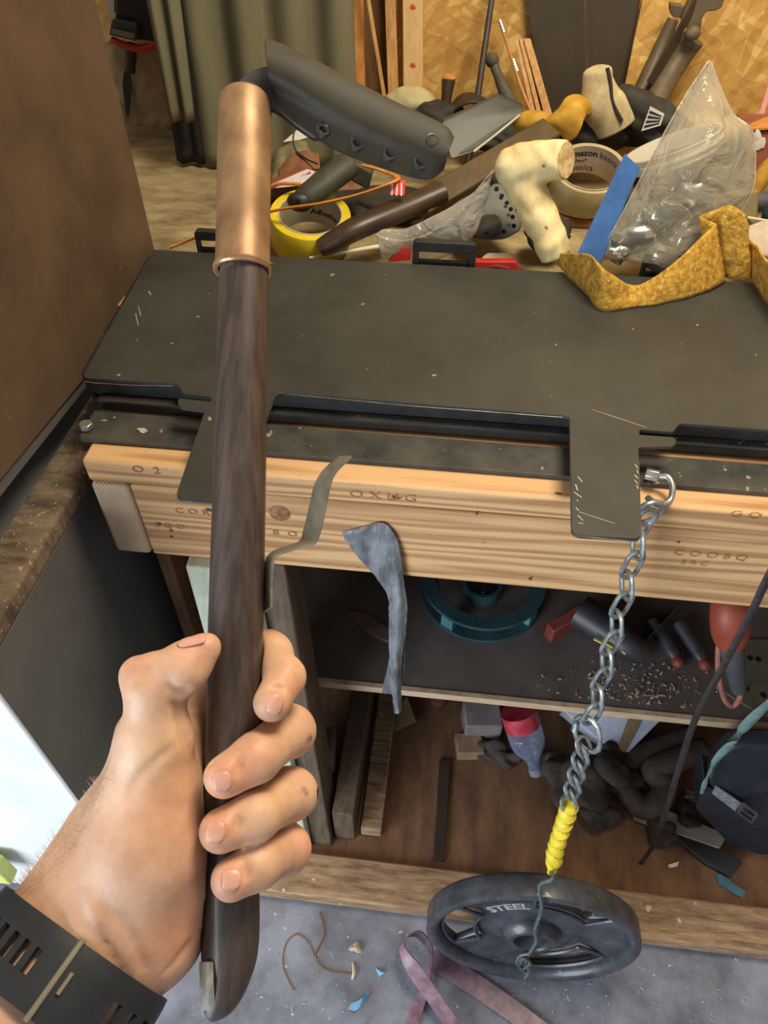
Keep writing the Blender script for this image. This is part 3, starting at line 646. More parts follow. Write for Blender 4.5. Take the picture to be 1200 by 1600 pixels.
# fair hairs along the arm's outer edge
hr = []
er = [(208, 1080), (190, 1130), (170, 1175), (148, 1215), (128, 1262), (108, 1305), (82, 1340), (55, 1370), (30, 1392)]
for i in range(200):
    u = rng.uniform(.28, 1) ** .8 * (len(er) - 1.01); k = int(u); e = A(*er[k]) * (1 - u + k) + A(*er[k + 1]) * (u - k)
    p_, g = sdf_pt(hc(e[0] + rng.uniform(-4, 26), e[1] + rng.uniform(-6, 10), rng.uniform(.270, .295))); ln = rng.uniform(.002, .006)
    dr = n_(g * .9 + A(rng.uniform(-.4, .1), rng.uniform(.1, .8), rng.uniform(-.2, .3))); d2 = n_(dr + A(-.1, .6, 0))
    W_ = lambda q: CAM + MW @ q
    hr.append(tube([W_(p_ - g * .0004), W_(p_ + dr * ln * .5), W_(p_ + dr * ln * .5 + d2 * ln * .5)], [.00009, .00008, .00003], seg=3))
mk('arm_hair', merge(*hr), hair_m, person, kind='stuff', smooth=0)

# ------------------------------------------------------------------ watch strap round the wrist
fw = n_(hc(*WA[1]) - hc(*WA[0])); zc = n_(A(0, 0, 1) - fw * fw[2]); uc = np.cross(zc, fw); uc = uc if uc[0] > 0 else -uc
wc = hc(93, 1520, .2785)
ang = np.linspace(0, 2 * PI, 97); wid = np.linspace(-.0125, .0125, 10)
NA = 72; wr_ = np.zeros(NA)               # radius of the wrist all the way round, taken off the skin
for i in range(NA):
    dr_ = uc * math.cos(2 * PI * i / NA) + zc * math.sin(2 * PI * i / NA); rs = np.linspace(.012, .055, 90)
    for s in (-.008, .0, .008):
        dd = hand_sdf((wc + fw * s + dr_ * rs[:, None]).astype(np.float32)); ins = np.where(dd < 0)[0]
        if len(ins): wr_[i] = max(wr_[i], rs[ins[-1]])
for _ in range(6): wr_ = np.maximum(wr_, (np.roll(wr_, 1) + np.roll(wr_, -1)) / 2)
for _ in range(8): wr_ = (np.roll(wr_, 1) + np.roll(wr_, -1) + wr_) / 3
def wpt(a, s, off=0):
    q = (a % (2 * PI)) / (2 * PI) * NA; i = int(q) % NA; R_ = wr_[i] * (1 - q + int(q)) + wr_[(i + 1) % NA] * (q - int(q)) + .0003 + off
    return CAM + MW @ (wc + uc * R_ * math.cos(a) + zc * R_ * math.sin(a) + fw * s)
def band(a0, a1, off, th, slots, n=64):
    an = np.linspace(a0, a1, n); V = []; keep = lambda i, j: not any(lo_ <= i < lo_ + 2 and 3 <= j <= 5 for lo_ in slots); m = len(wid)
    for o in (off + th, off): V += [wpt(a, s, o - .0006 * (abs(s) / .0125) ** 4) for a in an for s in wid]
    Fc = []; K = n * m
    for i in range(n - 1):
        for j in range(m - 1):
            if not keep(i, j): continue
            a, b, c, d = i * m + j, (i + 1) * m + j, (i + 1) * m + j + 1, i * m + j + 1; Fc += [(a, b, c, d), (a + K, d + K, c + K, b + K)]
            for (ii, jj, e0, e1) in ((i - 1, j, d, a), (i + 1, j, b, c), (i, j - 1, a, b), (i, j + 1, c, d)):
                if not (0 <= ii < n - 1 and 0 <= jj < m - 1) or not keep(ii, jj): Fc.append((e1, e0, e0 + K, e1 + K))
    return np.array(V), Fc
watch = thing('watch_band', 'black slotted silicone watch strap with pale metal buckle pin around the wrist', 'watch', CAM + MW @ wc)
a0, a1 = PI * 1.18, PI * .30      # runs across the near side
mk('strap', band(PI * 1.30, PI * .36, .0006, .0024, [22, 26, 30, 34, 38, 42, 46, 50], 70), watch_m, watch, label='strap with a row of slots')
mk('strap_end', band(PI * .49, -PI * .75, .0032, .0024, [10, 14, 18, 22], 70), watch_m, watch, label='second strap lying over the first')
pa = PI * .50
mk('buckle', tube([wpt(pa, s, .0058) for s in (-.0135, 0, .0135)], .0012, 8, 10), buckle_m, watch, label='pale metal buckle bar')
mk('buckle_tongue', tube([wpt(pa - .10, -.004, .0062), wpt(pa - .10, .003, .0062)], .0008, 6, 8), buckle_m, watch)

# ================================================================== CHAIN AND WEIGHT
def stadium(c, d, s, Lh, Wh, r, seg=7):
    """an oval chain link: d its long direction, s its side direction, half length and half width to the wire's centre"""
    c, d, s = A(*c), n_(d), A(*s); s = n_(s - d * s.dot(d)); st = Lh - Wh; pts = []
    for sg in (1, -1):
        for a in np.linspace(-PI / 2, PI / 2, 7): pts.append(c + sg * (d * (st + Wh * math.cos(a)) + s * Wh * math.sin(a)))
    return tube(pts, r, seg=seg, closed=True)
hook = thing('screw_hook', 'zinc screw hook with hex end holding the chain on the bench bar', 'hook', Zp(1024, 742, .866))
hp = [Yp(1030, 744, .600), Yp(1044, 746, .596), Yp(1051, 762, .586), Yp(1046, 783, .574), Yp(1028, 788, .566), Yp(1012, 778, .562)]
mk('hook_wire', tube(hp, .0034, 30, 10), zinc, hook)
hx = n_(hp[0] - Yp(1016, 741, .603)); fx = frame(hx)
mk('hex_end', prism([hp[0] - hx * .014 + .0068 * (fx[0] * math.cos(a) + fx[1] * math.sin(a)) for a in np.linspace(0, 2 * PI, 7)[:-1]], hx * .014), zinc, hook, bevel=.001)
mk('hook_shank', tube([hp[0] - hx * .004, A(hp[0][0] - .004, .618, .869)], .004, seg=8), zinc, hook)
ch = thing('weight_chain', 'steel chain with ring, yellow tape wrap and wire, hanging from the bench hook', 'chain', Yp(858, 1372, .345))
cA, cB = Yp(1010, 800, .553), Yp(858, 1372, .349); cd = n_(cB - cA)
def cpos(y): # the place on the chain seen at row y
    lo_, hi_ = 0, 1
    for _ in range(40):
        m = (lo_ + hi_) / 2; q = cA + (cB - cA) * m; c = MW.T @ (q - CAM)
        if 800 - F * c[1] / -c[2] < y: lo_ = m
        else: hi_ = m
    return cA + (cB - cA) * lo_
vx = n_(np.cross(cd, cpos(1000) - CAM)); vz = np.cross(cd, vx)
# one big open link under the hook
mk('ring_link', ring(cpos(786) + vx * .002, n_(vz * .6 + vx * .5 + cd * .3), .0150, .0030, 20, 8), chain_m, ch)
y0, y1 = cpos(800), cpos(1128); Lc = np.linalg.norm(y1 - y0); N = int(Lc / .0235)
for i in range(N):
    c = y0 + (y1 - y0) * (i + .5) / N; k = 1 if i % 2 else -1
    mk('link', stadium(c, n_(cd + .22 * k * vx), vx * math.cos(.75 * k + .1) + vz * math.sin(.75 * k + .1), .0172, .0092, .0027), chain_m, ch)
c = cpos(1147); mk('joining_ring', stadium(c, cd + .25 * vx, vx * .9 + vz * .35, .024, .0165, .0032, 8), chain_m, ch, label='larger joining ring')
mk('ring_sleeve', tube([c - vx * .0155 - cd * .011, c - vx * .0150 + cd * .002], .0043, seg=8), chain_m, ch)
y0, y1 = cpos(1160), cpos(1262); Lc = np.linalg.norm(y1 - y0); N = int(Lc / .0115)
for i in range(N):
    c = y0 + (y1 - y0) * (i + .5) / N; k = 1 if i % 2 else -1
    mk('link', stadium(c + vx * .001 * k, n_(cd + .5 * vx), vx * math.cos(.8 * k) + vz * math.sin(.8 * k), .0130, .0085, .0026), chain_m, ch)
# yellow tape wound in lumpy turns
wp = []; wr = []
for i, y in enumerate(np.linspace(1256, 1366, 27)):
    wp.append(cpos(y) + vx * (.0022 * math.sin(i * 1.9)) + vz * .002 * math.cos(i * 1.9)); wr.append(.0098 * (1 + .16 * math.sin(i * 2.1)) * (1 if i < 22 else 1 - .14 * (i - 21)))
mk('yellow_tape_wrap', tube(wp, wr, 60, 14), yel_wrap, ch, label='yellow tape wrapped round the lower chain', smooth=25)
mk('tape_gap', ring(cpos(1283), n_(cd + .35 * vx), .0106, .0012, 20, 5), wire_m, ch)
# the iron weight
T_ = math.radians(84); Rw = .160; wc_ = A(.188, .321, .165); wu = A(1, 0, 0); ww = A(0, math.cos(T_), math.sin(T_)); wn = np.cross(wu, ww)
wl = lambda x, y, h: wc_ + wu * x + ww * y + wn * h
wt = thing('weight_plate', 'round black iron weight plate with grip holes, standing on the floor against the stretcher', 'weight', wc_ - A(0, 0, .165))
h0 = -.036
mk('rim', lathe([(Rw - .021, -.034), (Rw - .004, -.036), (Rw - .001, -.033), (Rw, -.03), (Rw, -.006), (Rw - .001, -.002), (Rw - .005, 0), (Rw - .012, -.0005), (Rw - .017, -.004), (Rw - .021, -.013)], wc_, wn, 72, wu, loop=True), iron, wt)
# dished web with three long grip holes: a polar grid with cells left out
nr, na = 40, 240; rr = np.linspace(.040, Rw - .019, nr); V = []; Fc = []
for r in rr:
    for j in range(na):
        a = 2 * PI * j / na; V.append((r * math.cos(a), r * math.sin(a), -.020 + .004 * math.cos((r - .04) / (Rw - .059) * 2 * PI)))
hole = lambda r, a: any(abs((math.degrees(a) - c + 180) % 360 - 180) < 30 and .087 < r < .135 for c in (185, 65, 305))
for i in range(nr - 1):
    for j in range(na):
        if hole((rr[i] + rr[i + 1]) / 2, 2 * PI * (j + .5) / na): continue
        j2 = (j + 1) % na; Fc.append((i * na + j, (i + 1) * na + j, (i + 1) * na + j2, i * na + j2))
o = mk('web', (np.array([wl(*v) for v in V]), Fc), iron, wt, label='dished face with three grip holes'); sm = o.modifiers.new('s', 'SOLIDIFY'); sm.thickness = .012; sm.offset = -1
mk('hub', lathe([(.0255, -.034), (.0255, -.004), (.028, -.0005), (.036, -.0005), (.042, -.006), (.046, -.016), (.046, -.030)], wc_, wn, 48, wu, loop=True), iron, wt)
for c in (185, 65, 305):   # raised lip round each grip hole
    pts = []
    for a in np.linspace(-30, 30, 13): pts.append((.136, c + a))
    for a in np.linspace(30, -30, 13): pts.append((.086, c + a))
    q = roundpoly([wl(r * math.cos(math.radians(a)), r * math.sin(math.radians(a)), -.017) for r, a in pts], [.012 if k in (0, 12, 13, 25) else 0 for k in range(26)])
    mk('grip_lip', tube(q, .0032, seg=6, closed=True), iron, wt)
def arc(a, b): ang = math.radians(118) - a / .098; r = .098 + b; return wl(r * math.cos(ang), r * math.sin(ang), -.0125)
text_on('STEEL', .025, arc, iron_hi, wt, 'raised_lettering', bold=True)
# tie wire from the chain over the rim and down the face
fy = lambda x, y, h=.003: (lambda r: CAM + r * (((wc_ - CAM).dot(wn) + h) / r.dot(wn)))(ray(x, y))
wire = [cpos(1360), Yp(862, 1374, .335), fy(843, 1384, .006), fy(846, 1420, .006), fy(836, 1452, .004), fy(838, 1470, .006), fy(832, 1482, .006), fy(822, 1500, .006), fy(826, 1516, .004), fy(820, 1530, .006)]
mk('tie_wire', tube(wire, .0026, 60, 7), wire_m, ch, label='grey green tie wire down the weight')
kn = [fy(826, 1490, .005), fy(812, 1494, .006), fy(808, 1506, .009), fy(818, 1513, .009), fy(828, 1504, .011), fy(816, 1498, .011), fy(812, 1512, .006), fy(822, 1519, .006)]
mk('wire_knot', tube(kn, .0024, 50, 6), wire_m, ch)

# ================================================================== OTHER THINGS AT THE FRONT
c1 = [((534, 832), (536, 836), (539, 842)), ((570, 822), (562, 842), (553, 862)), ((598, 817), (586, 850), (570, 882)), ((618, 838), (606, 868), (590, 905)), ((626, 870), (614, 893), (601, 922)), ((630, 905), (620, 917), (607, 934)), ((636, 945), (622, 950), (608, 952)), ((634, 985), (620, 988), (608, 990)), ((628, 1030), (618, 1032), (609, 1034)), ((627, 1075), (619, 1077), (612, 1078)), ((627, 1112), (622, 1115), (617, 1114))]
dt = thing('duct_tape_strip', 'torn twisted strip of grey duct tape hanging from the lower rail', 'tape', Yp(620, 1114, .56))
yy = [.5735, .5735, .572, .571, .568, .566, .562, .562, .562, .561, .561]
mk('tape_strip', loft([[Yp(*l, Y), Yp(*m, Y - .003 - .004 * (i > 3)), Yp(*r, Y)] for i, ((l, m, r), Y) in enumerate(zip(c1, yy))], 60, 16, .0009, noise=.0004, nfreq=70), ducttape, dt)
mk('tape_fold', loft([[Yp(*l, .566), Yp(*r, .570)] for l, r in (((607, 935), (612, 936)), ((634, 950), (622, 990)), ((633, 985), (624, 1010)), ((632, 1040), (624, 1050)), ((629, 1068), (624, 1068)))], 20, 5, .001), ducttape, dt)
mk('tape_fold', loft([[Yp(*l, .567), Yp(*r, .567)] for l, r in (((609, 1025), (613, 1030)), ((604, 1050), (615, 1052)), ((598, 1072), (614, 1075)), ((597, 1082), (614, 1085)))], 16, 5, .001), ducttape, dt, label='small torn flap')
cr = [(1200, 902), (1168, 970), (1128, 1045), (1088, 1120), (1064, 1190), (1042, 1262), (1022, 1318), (1005, 1344), (987, 1367)]
cr = [(1240, 830)] + cr
o = mk('hanging_cord', tube([Yp(x, y, .54 - .004 * i) for i, (x, y) in enumerate(cr)], [.0048] * 8 + [.004, .0028], 50, 8, squash=.5, sdir=(0, 1, .3)), cord_m, label='thin black flat cord dangling in front of the bench at the right', cat='cord')
# leather strap looped on the floor
st = thing('leather_strap', 'purple brown leather strap looped on the floor beside the weight', 'strap', Zp(700, 1560, 0))
sp = [(832, 1640, .004), (800, 1600, .010), (705, 1600, .020), (668, 1555, .045), (642, 1510, .06), (630, 1482, .065), (640, 1462, .062), (658, 1462, .055), (672, 1485, .04), (670, 1520, .022), (660, 1560, .010), (640, 1620, .004)]
sp = [(745, 1650, .012), (706, 1600, .022), (676, 1556, .042), (648, 1516, .056), (629, 1482, .062), (638, 1462, .060), (656, 1461, .054), (672, 1486, .040), (670, 1522, .022), (655, 1566, .008), (636, 1625, .003)]
rows = []
for i, (x, y, z) in enumerate(sp):
    q = Zp(x, y, z); rows.append([q - A(.004, .002, .009), q + A(.004, .002, .009)] if 3 < i < 9 else [q - A(.011, .004, .004 * (i > 1)), q + A(.011, .004, .004 * (i > 1))])
mk('strap_loop', loft(rows, 60, 4, .0022), strap_m, st)
sp2 = [(672, 1500), (700, 1512), (745, 1540), (800, 1578), (850, 1615), (900, 1650)]
mk('strap_tail', loft([[Zp(x - 6, y + 17, .003 + .002 * (i % 2)), Zp(x + 6, y - 15, .004)] for i, (x, y) in enumerate(sp2)], 30, 4, .0022), strap_m, st)
# bits on the floor
def floorpt(x, y, h=0): return Zp(x, y, h)
o = mk('plastic_scrap', loft([[floorpt(548, 1568, .002), floorpt(565, 1560, .012), floorpt(572, 1545, .003)], [floorpt(543, 1577, .002), floorpt(558, 1578, .01), floorpt(577, 1552, .003)]], 6, 10, .001), cyan_m, label='crumpled cyan plastic scrap on the floor', cat='scrap')
o = mk('plastic_scrap', loft([[floorpt(587, 1512, .001), floorpt(594, 1518, .006)], [floorpt(592, 1526, .001), floorpt(602, 1520, .003)]], 4, 4, .001), cyan_m, label='tiny blue plastic chip on the floor beside the strap', cat='scrap')
o = mk('string', tube([floorpt(*p, .002) for p in ((500, 1425), (506, 1460), (494, 1490), (500, 1508), (520, 1518), (548, 1522))], .0012, 40, 5), leather_b, label='tangled brown string lying on the floor by the stretcher', cat='string')
o = mk('string', tube([floorpt(*p, .0015) for p in ((495, 1500), (480, 1470), (462, 1460), (446, 1476), (442, 1505), (450, 1530), (460, 1548))], .001, 40, 5), leather_b, label='thin dark curl of string on the floor left of the tangle', cat='string')
o = mk('root_scrap', merge(*[tube([floorpt(x, y, .002), floorpt(x + 2, y + 14, .005), floorpt(x - 1, y + 26, .002)], [.002, .0035, .0015], 8, 6) for x, y in ((551, 1505),)]), chip_m, label='short pale twig on the floor above the cyan scrap', cat='twig')
o = mk('wood_chunk', blob(floorpt(555, 1481, .004), (.008, .007, .006), 4, .3), chip_m, label='small pale wood chunk on the floor', cat='chunk')
def chips(n, fx, zf, sz=(.002, .006)):
    g = []
    for i in range(n):
        x, y = fx(); p = zf(x, y); a = rng.uniform(0, PI); l = rng.uniform(*sz); d = A(math.cos(a), math.sin(a), rng.uniform(-.2, .3)) * l; s = A(-math.sin(a), math.cos(a), .2) * l * .35
        g.append(obox(p + A(0, 0, l * .3), d * .5, s * .5, A(0, 0, l * .12)))
    return merge(*g)
mk('floor_shavings', chips(260, lambda: (rng.uniform(-.24, .62), rng.uniform(.10, .368)), lambda x, y: A(x, y, .0015), (.0015, .005)), chip_m, kind='stuff', label='pale shavings scattered over the grey floor', cat='shavings', smooth=0)
mk('shelf_shavings', chips(220, lambda: (rng.normal(1010, 60), rng.normal(1075, 26)), lambda x, y: (lambda p: p if p[1] > .648 else p + A(0, 2 * (.648 - p[1]), 0))(Zp(x, y, .3352)), (.0015, .006)), chip_m, kind='stuff', label='wood shavings on the dark lower shelf', cat='shavings', smooth=0)

# ================================================================== CURTAIN AND BACK WALL THINGS
cu = thing('curtain', 'olive canvas curtain hanging in folds behind the bench, left of the leaning boards', 'curtain', (-.42, 1.45, .87))
def fold(xa0, xa1, xb0, xb1, z0, z1, y, n, amp, ph):
    rows = []
    for i in range(9):
        t = i / 8; z = z0 + (z1 - z0) * t; r = []
        for j in range(n * 6 + 1):
            u = j / (n * 6); x = (xa0 + (xa1 - xa0) * u) * (1 - t) + (xb0 + (xb1 - xb0) * u) * t
            r.append(A(x, y + amp * math.sin(u * n * 2 * PI + ph + .6 * math.sin(3 * t)) + .3 * amp * math.sin(u * n * 5 + 1), z))
        rows.append(r)
    return loft(rows, 30, n * 14, .003)
X = lambda x, y, Y: Yp(x, y, Y)[0]
mk('curtain_panel', fold(X(312, 385, 1.40), X(560, 300, 1.40), X(268, 0, 1.40), X(548, 0, 1.40), .866, 1.55, 1.40, 4, .011, 0), curtain_m, cu, smooth=180)
zh = Yp(275, 188, 1.36)[2]
mk('curtain_fold', fold(X(262, 188, 1.36), X(303, 192, 1.36), X(226, 0, 1.36), X(300, 0, 1.36), zh, 1.55, 1.36, 2, .010, 1), curtain_m, cu, smooth=180, label='front fold ending in a hem higher up')
mk('curtain_shade_strip', fold(X(262, 200, 1.385), X(318, 200, 1.385), X(250, 0, 1.385), X(318, 0, 1.385), .868, 1.5, 1.395, 2, .006, 2), M('painted_fold_shade', (26, 24, 20), (36, 33, 28), 20, rough=.9), cu, smooth=180)  # near-black sheet paints the shadow in the gap below the hem
def leaner(name, label, cat, xt, xb, yb, wd_px, mat, th=.014, Y0=1.55, Y1=1.60, yt=-60, group=None, edge=None):
    """a board or rod standing on the bench and leaning on the wall: xt, xb its left edge at rows 0 and yb"""
    B0, B1 = Yp(xb, yb, Y0), Yp(xb + wd_px, yb, Y0); xx = lambda y: xb + (xt - xb) * (yb - y) / yb
    T0, T1 = Yp(xx(yt), yt, Y1), Yp(xx(yt) + wd_px, yt, Y1)
    k = (B0[2] - .8605) / max(.02, T0[2] - B0[2]); F0, F1 = B0 - (T0 - B0) * k, B1 - (T1 - B1) * k
    F0[2] = F1[2] = .8606; F0[1] = F1[1] = min(F0[1], F1[1])
    T0, T1 = F0 + (T0 - F0) * 1.15, F1 + (T1 - F1) * 1.15
    t = thing(name, label, cat, (F0 + F1) / 2, group); n = n_(np.cross(T0 - F0, F1 - F0)); n = n if n[1] > 0 else -n
    mk('board', prism([F0, F1, T1, T0], n * th), mat, t, bevel=.0015)
    return t, F0, F1, T0, T1
leaner('pine_stick', 'orange-brown wooden slat leaning upright beside the curtain', 'slat', 547, 550, 128, 20, pineO, .02)
leaner('pine_stick', 'dark brown board leaning on the wall between the pale slats', 'board', 569, 571, 140, 46, darkboard, .010, 1.590, 1.607)
leaner('wooden_stick', 'thin pale stick leaning across the dark brown board', 'stick', 572, 597, 150, 6, pineZ, .006, 1.525, 1.555)
leaner('pine_stick', 'narrow yellow pine slat leaning left of the marked board', 'slat', 601, 606, 150, 16, pineZ, .018, 1.545, 1.578)
t, F0, F1, T0, T1 = leaner('wooden_board', 'pale pine board with red marks leaning against the strand board wall', 'board', 629, 630, 150, 31, M('pale_pine', (206, 168, 112), (226, 192, 138), 12, (10, 10, .6), .7, ramp=(.3, .7)), .012, 1.55, 1.585)
red_mark = M('red_ink', (196, 70, 44), (206, 90, 60), 60)
nB = n_(np.cross(T0 - F0, F1 - F0)); nB = -nB if nB[1] > 0 else nB
for y in (12, 103):
    r_ = ray(645, y); c = CAM + r_ * ((F0 - CAM).dot(nB) / r_.dot(nB)) + nB * .0004
    for a in range(3): mk('red_mark', bar(c - A(math.cos(a * 1.05), 0, math.sin(a * 1.05)) * .0055, c + A(math.cos(a * 1.05), 0, math.sin(a * 1.05)) * .0055, .0028, .0005, up=nB), red_mark, t)
for i, (xt, xb, wd) in enumerate(((794, 830, 8), (801, 839, 8), (808, 850, 14))):
    B0, B1 = Yp(xb, 178, 1.50), Yp(xb + wd, 178, 1.50); T0, T1 = Yp(xt + 10, 62, 1.56 - .004 * i), Yp(xt + 10 + wd * .8, 62, 1.56 - .004 * i)
    d = (B0 - T0); k = (B0[2] - .8606) / -d[2]; B0, B1 = B0 + d * k, B1 + d * k; B0[2] = B1[2] = .8606
    o = mk('pine_stick', prism([B0, B1, T1, T0], (0, .010, 0)), pineZ, label=('thin pine slat leaning by the dark panel, leftmost of three', 'thin pine slat in the middle of three by the dark panel', 'widest of three short pine slats leaning by the dark panel')[i], cat='slat', group='short pine slats by the dark panel', bevel=.001)
# dark upright panel
a0_, a1_, b1_, b0_ = Yp(820, -30, 1.605), Yp(1006, -30, 1.605), Yp(965, 190, 1.57), Yp(850, 190, 1.57)
dp = thing('brown_sheet', 'tall dark brown sheet standing against the strand board wall', 'panel', (a0_ + a1_) / 2 * A(1, 1, 0) + A(0, 0, .861))
def drop(p, q): d = q - p; k = (p[2] - .8612) / d[2]; r = p - d * k; return r
g0, g1 = drop(b0_, a0_), drop(b1_, a1_); g0[1] = g1[1] = 1.565; up0, up1 = g0 + (a0_ - g0) * 1.3, g1 + (a1_ - g1) * 1.3
mk('sheet', prism([g0, g1, up1, up0], (0, .006, 0)), M('dark_brown_sheet', (56, 46, 30), (68, 56, 38), 6, rough=.6), dp)
e0, e1 = Yp(913, -20, 1.575), Yp(920, 170, 1.55); mk('seam_wire', tube([e1, e0], .0008, seg=5), darkboard, dp)
sp_a, sp_b = Yp(1008, -20, 1.585), Yp(966, 185, 1.55); sp_b = drop(sp_b, sp_a); sp_b[1] = min(sp_b[1], 1.54)
o = mk('osb_offcut', prism([sp_b, sp_b + A(.055, 0, 0), sp_a + A(.07, 0, .0), sp_a], (0, .011, 0)), osb, label='narrow strand board offcut leaning along the dark panel edge', cat='board')
# rods and tools against the wall
def rod(name, label, cat, pts, r, mat, n=20, seg=10, **k): return mk(name, tube(pts, r, n, seg), mat, label=label, cat=cat, **k)
a, b = Yp(745, 160, 1.49), Yp(772, -25, 1.58); f0 = drop(b, a) if False else a + (a - b) * ((a[2] - .8625) / (b[2] - a[2]))
rod('dark_rod', 'straight dark steel rod leaning against the strand board', 'rod', [f0, a, b, b + (b - a) * .3], [.0062, .0060, .0052, .0052], M('dark_rod', (52, 46, 38), (70, 62, 50), 30, rough=.5))
cl_ = thing('club', 'dark grey round-headed wooden club leaning behind the black rod', 'club', Yp(800, 170, 1.50))
cA_ = [Yp(768, 95, 1.545), Yp(778, 118, 1.535), Yp(792, 150, 1.52), Yp(806, 185, 1.50)]; f0 = cA_[-1] + (cA_[-1] - cA_[-2]) * .5; f0[2] = max(f0[2], .872)
grey_wood = M('grey_stained_wood', (74, 68, 54), (96, 88, 70), 20, (3, 3, 1), .7)
mk('club_body', tube([Yp(770, 92, 1.55), Yp(773, 104, 1.543), *cA_[1:], f0], [.006, .0085, .0085, .0125, .014, .014], 30, 14), grey_wood, cl_)
mk('head_knob', blob(Yp(769, 94, 1.545), (.0125, .011, .0125), 2, .04), grey_wood, cl_)
wl_ = thing('wire_rod', 'thin pale rod with silvery ends leaning right of the dark rod', 'rod', Yp(832, 178, 1.49))
mk('rod', tube([Yp(838, 195, 1.47), Yp(812, 130, 1.52), Yp(781, 32, 1.585)], .0028, 12, 8), pineO, wl_)
for y0_, y1_ in ((0, .16), (.50, .66)):
    a, b = Yp(781, 32, 1.585), Yp(822, 153, 1.505); mk('silver_sleeve', tube([a + (b - a) * y0_, a + (b - a) * y1_], .0036, seg=8), silver_m, wl_, label='silvery sleeve')
sw = thing('pruning_saw', 'grey-brown pruning saw with curved pistol grip leaning on the strand board, upper right', 'saw', Yp(1010, 150, 1.52))
gb = M('grey_brown_metal', (82, 70, 50), (108, 94, 68), 20, rough=.55)
q_ = lambda x, y, Y=1.54: Yp(x, y, Y - .03)
mk('grip', prism(roundpoly([q_(1092, -30), q_(1142, -30), q_(1128, 12), q_(1118, 17), q_(1104, 18), q_(1097, 30), q_(1095, 50), q_(1086, 52), q_(1070, 42), q_(1064, 30)], .003), (0, .02, 0)), gb, sw, bevel=.003)
mk('tube_handle', tube([q_(1082, 60, 1.55), q_(1068, 82, 1.55), q_(1044, 120, 1.53), q_(1020, 165, 1.49)], [.022, .020, .020, .020], 24, 14), gb, sw)
mk('tube_handle', tube([q_(1052, 30, 1.57), q_(1030, 80, 1.56), q_(1000, 150, 1.52), q_(990, 172, 1.50)], [.010, .013, .016, .016], 24, 12), gb, sw)
mk('clamp', prism(roundpoly([q_(1048, 6, 1.56), q_(1055, 8, 1.56), q_(1068, 10, 1.56), q_(1074, 22, 1.56), q_(1062, 28, 1.56), q_(1050, 26, 1.56), q_(1047, 16, 1.56)], .002), (0, .02, 0)), gb, sw, bevel=.002)
mk('blade', bar(q_(1092, -5, 1.545), q_(1015, 130, 1.50), .004, .016), M('dark_blade', (52, 44, 32), (66, 56, 42), 20, rough=.5), sw)
mk('pivot_knob', blob(q_(1082, 52, 1.52), (.013, .012, .012), 5, .05), gb, sw)
# things seen between the cabinet and the curtain
sk = thing('paper_sack', 'creased grey-brown paper sack standing by the wall left of the curtain', 'sack', Yp(225, 185, 1.56))
p0, p1 = Yp(196, 188, 1.56), Yp(266, 196, 1.56)
mk('sack_body', loft([[A(p0[0] + (p1[0] - p0[0] + .02) * u, 1.555 + .008 * math.sin(5 * u + 3 * v), p0[2] - .02 + .16 * v) for u in np.linspace(0, 1, 7)] for v in np.linspace(0, 1, 7)], 30, 24, .018, noise=.0015), M('sack_paper', (146, 124, 94), (176, 154, 120), 14, rough=.9, bump=.3), sk)
mk('sack_hem', bar(A(p0[0], 1.548, p0[2] - .015), A(p1[0] + .02, 1.548, p0[2] - .015), .02, .016), M('sack_hem', (150, 130, 92), (176, 154, 112), 20, rough=.9), sk)
mk('sack_base', box(p0[0], p1[0] + .02, 1.555, 1.59, .8605, p0[2]), benchtop, sk)
pt = thing('power_tool', 'black cordless tool with grey battery and red base rim, behind the cabinet edge', 'tool', Yp(205, 80, 1.53))
k0 = lambda x, y, Y=1.52: Yp(x, y, Y)
mk('housing', prism(roundpoly([k0(182, -40), k0(250, -40), k0(246, 66), k0(178, 58)], .006), (0, .05, 0)), black_lbl, pt, bevel=.004)
mk('battery', prism(roundpoly([k0(178, 28), k0(216, 34), k0(216, 62), k0(174, 52)], .003), (0, -.012, 0)), M('battery_grey', (66, 64, 60), (84, 82, 76), 20, rough=.5), pt, bevel=.003)
mk('battery_clip', prism(roundpoly([k0(176, 44, 1.507), k0(211, 52, 1.507), k0(210, 60, 1.507), k0(175, 51, 1.507)], .001), (0, -.005, 0)), M('clip_grey', (120, 118, 112), (140, 138, 130), 20, rough=.4), pt, bevel=.001)
mk('red_rim', tube([k0(175, 62, 1.515), k0(196, 71, 1.512), k0(220, 77, 1.512), k0(244, 71, 1.515)], .0062, 20, 10), red_m, pt, label='red rim at the base')
mk('pale_light_patch', prism(roundpoly([k0(160, -40, 1.55), k0(180, -40, 1.55), k0(178, 22, 1.55), k0(168, 18, 1.55)], .002), (0, .02, 0)), white_m, pt, label='white patch standing for pale light beside the tool')  # white piece added for the pale light at the tool's left
mk('stand_post', tube([k0(205, 70, 1.54), k0(205, 110, 1.545)], .012, seg=10), black_lbl, pt)
o = mk('dark_strap', loft([[Yp(196, 105, 1.54), Yp(206, 105, 1.54)], [Yp(192, 130, 1.54), Yp(205, 132, 1.54)], [Yp(196, 165, 1.54), Yp(203, 168, 1.54)], [Yp(199, 182, 1.54), Yp(201, 182, 1.54)]], 16, 4, .003), black_lbl, label='black tapering strap hanging beside the paper sack', cat='strap')

# ================================================================== CLUTTER BEHIND THE PLATE
Zb = .8605
def seat(o_fn, *a): return o_fn(*a)
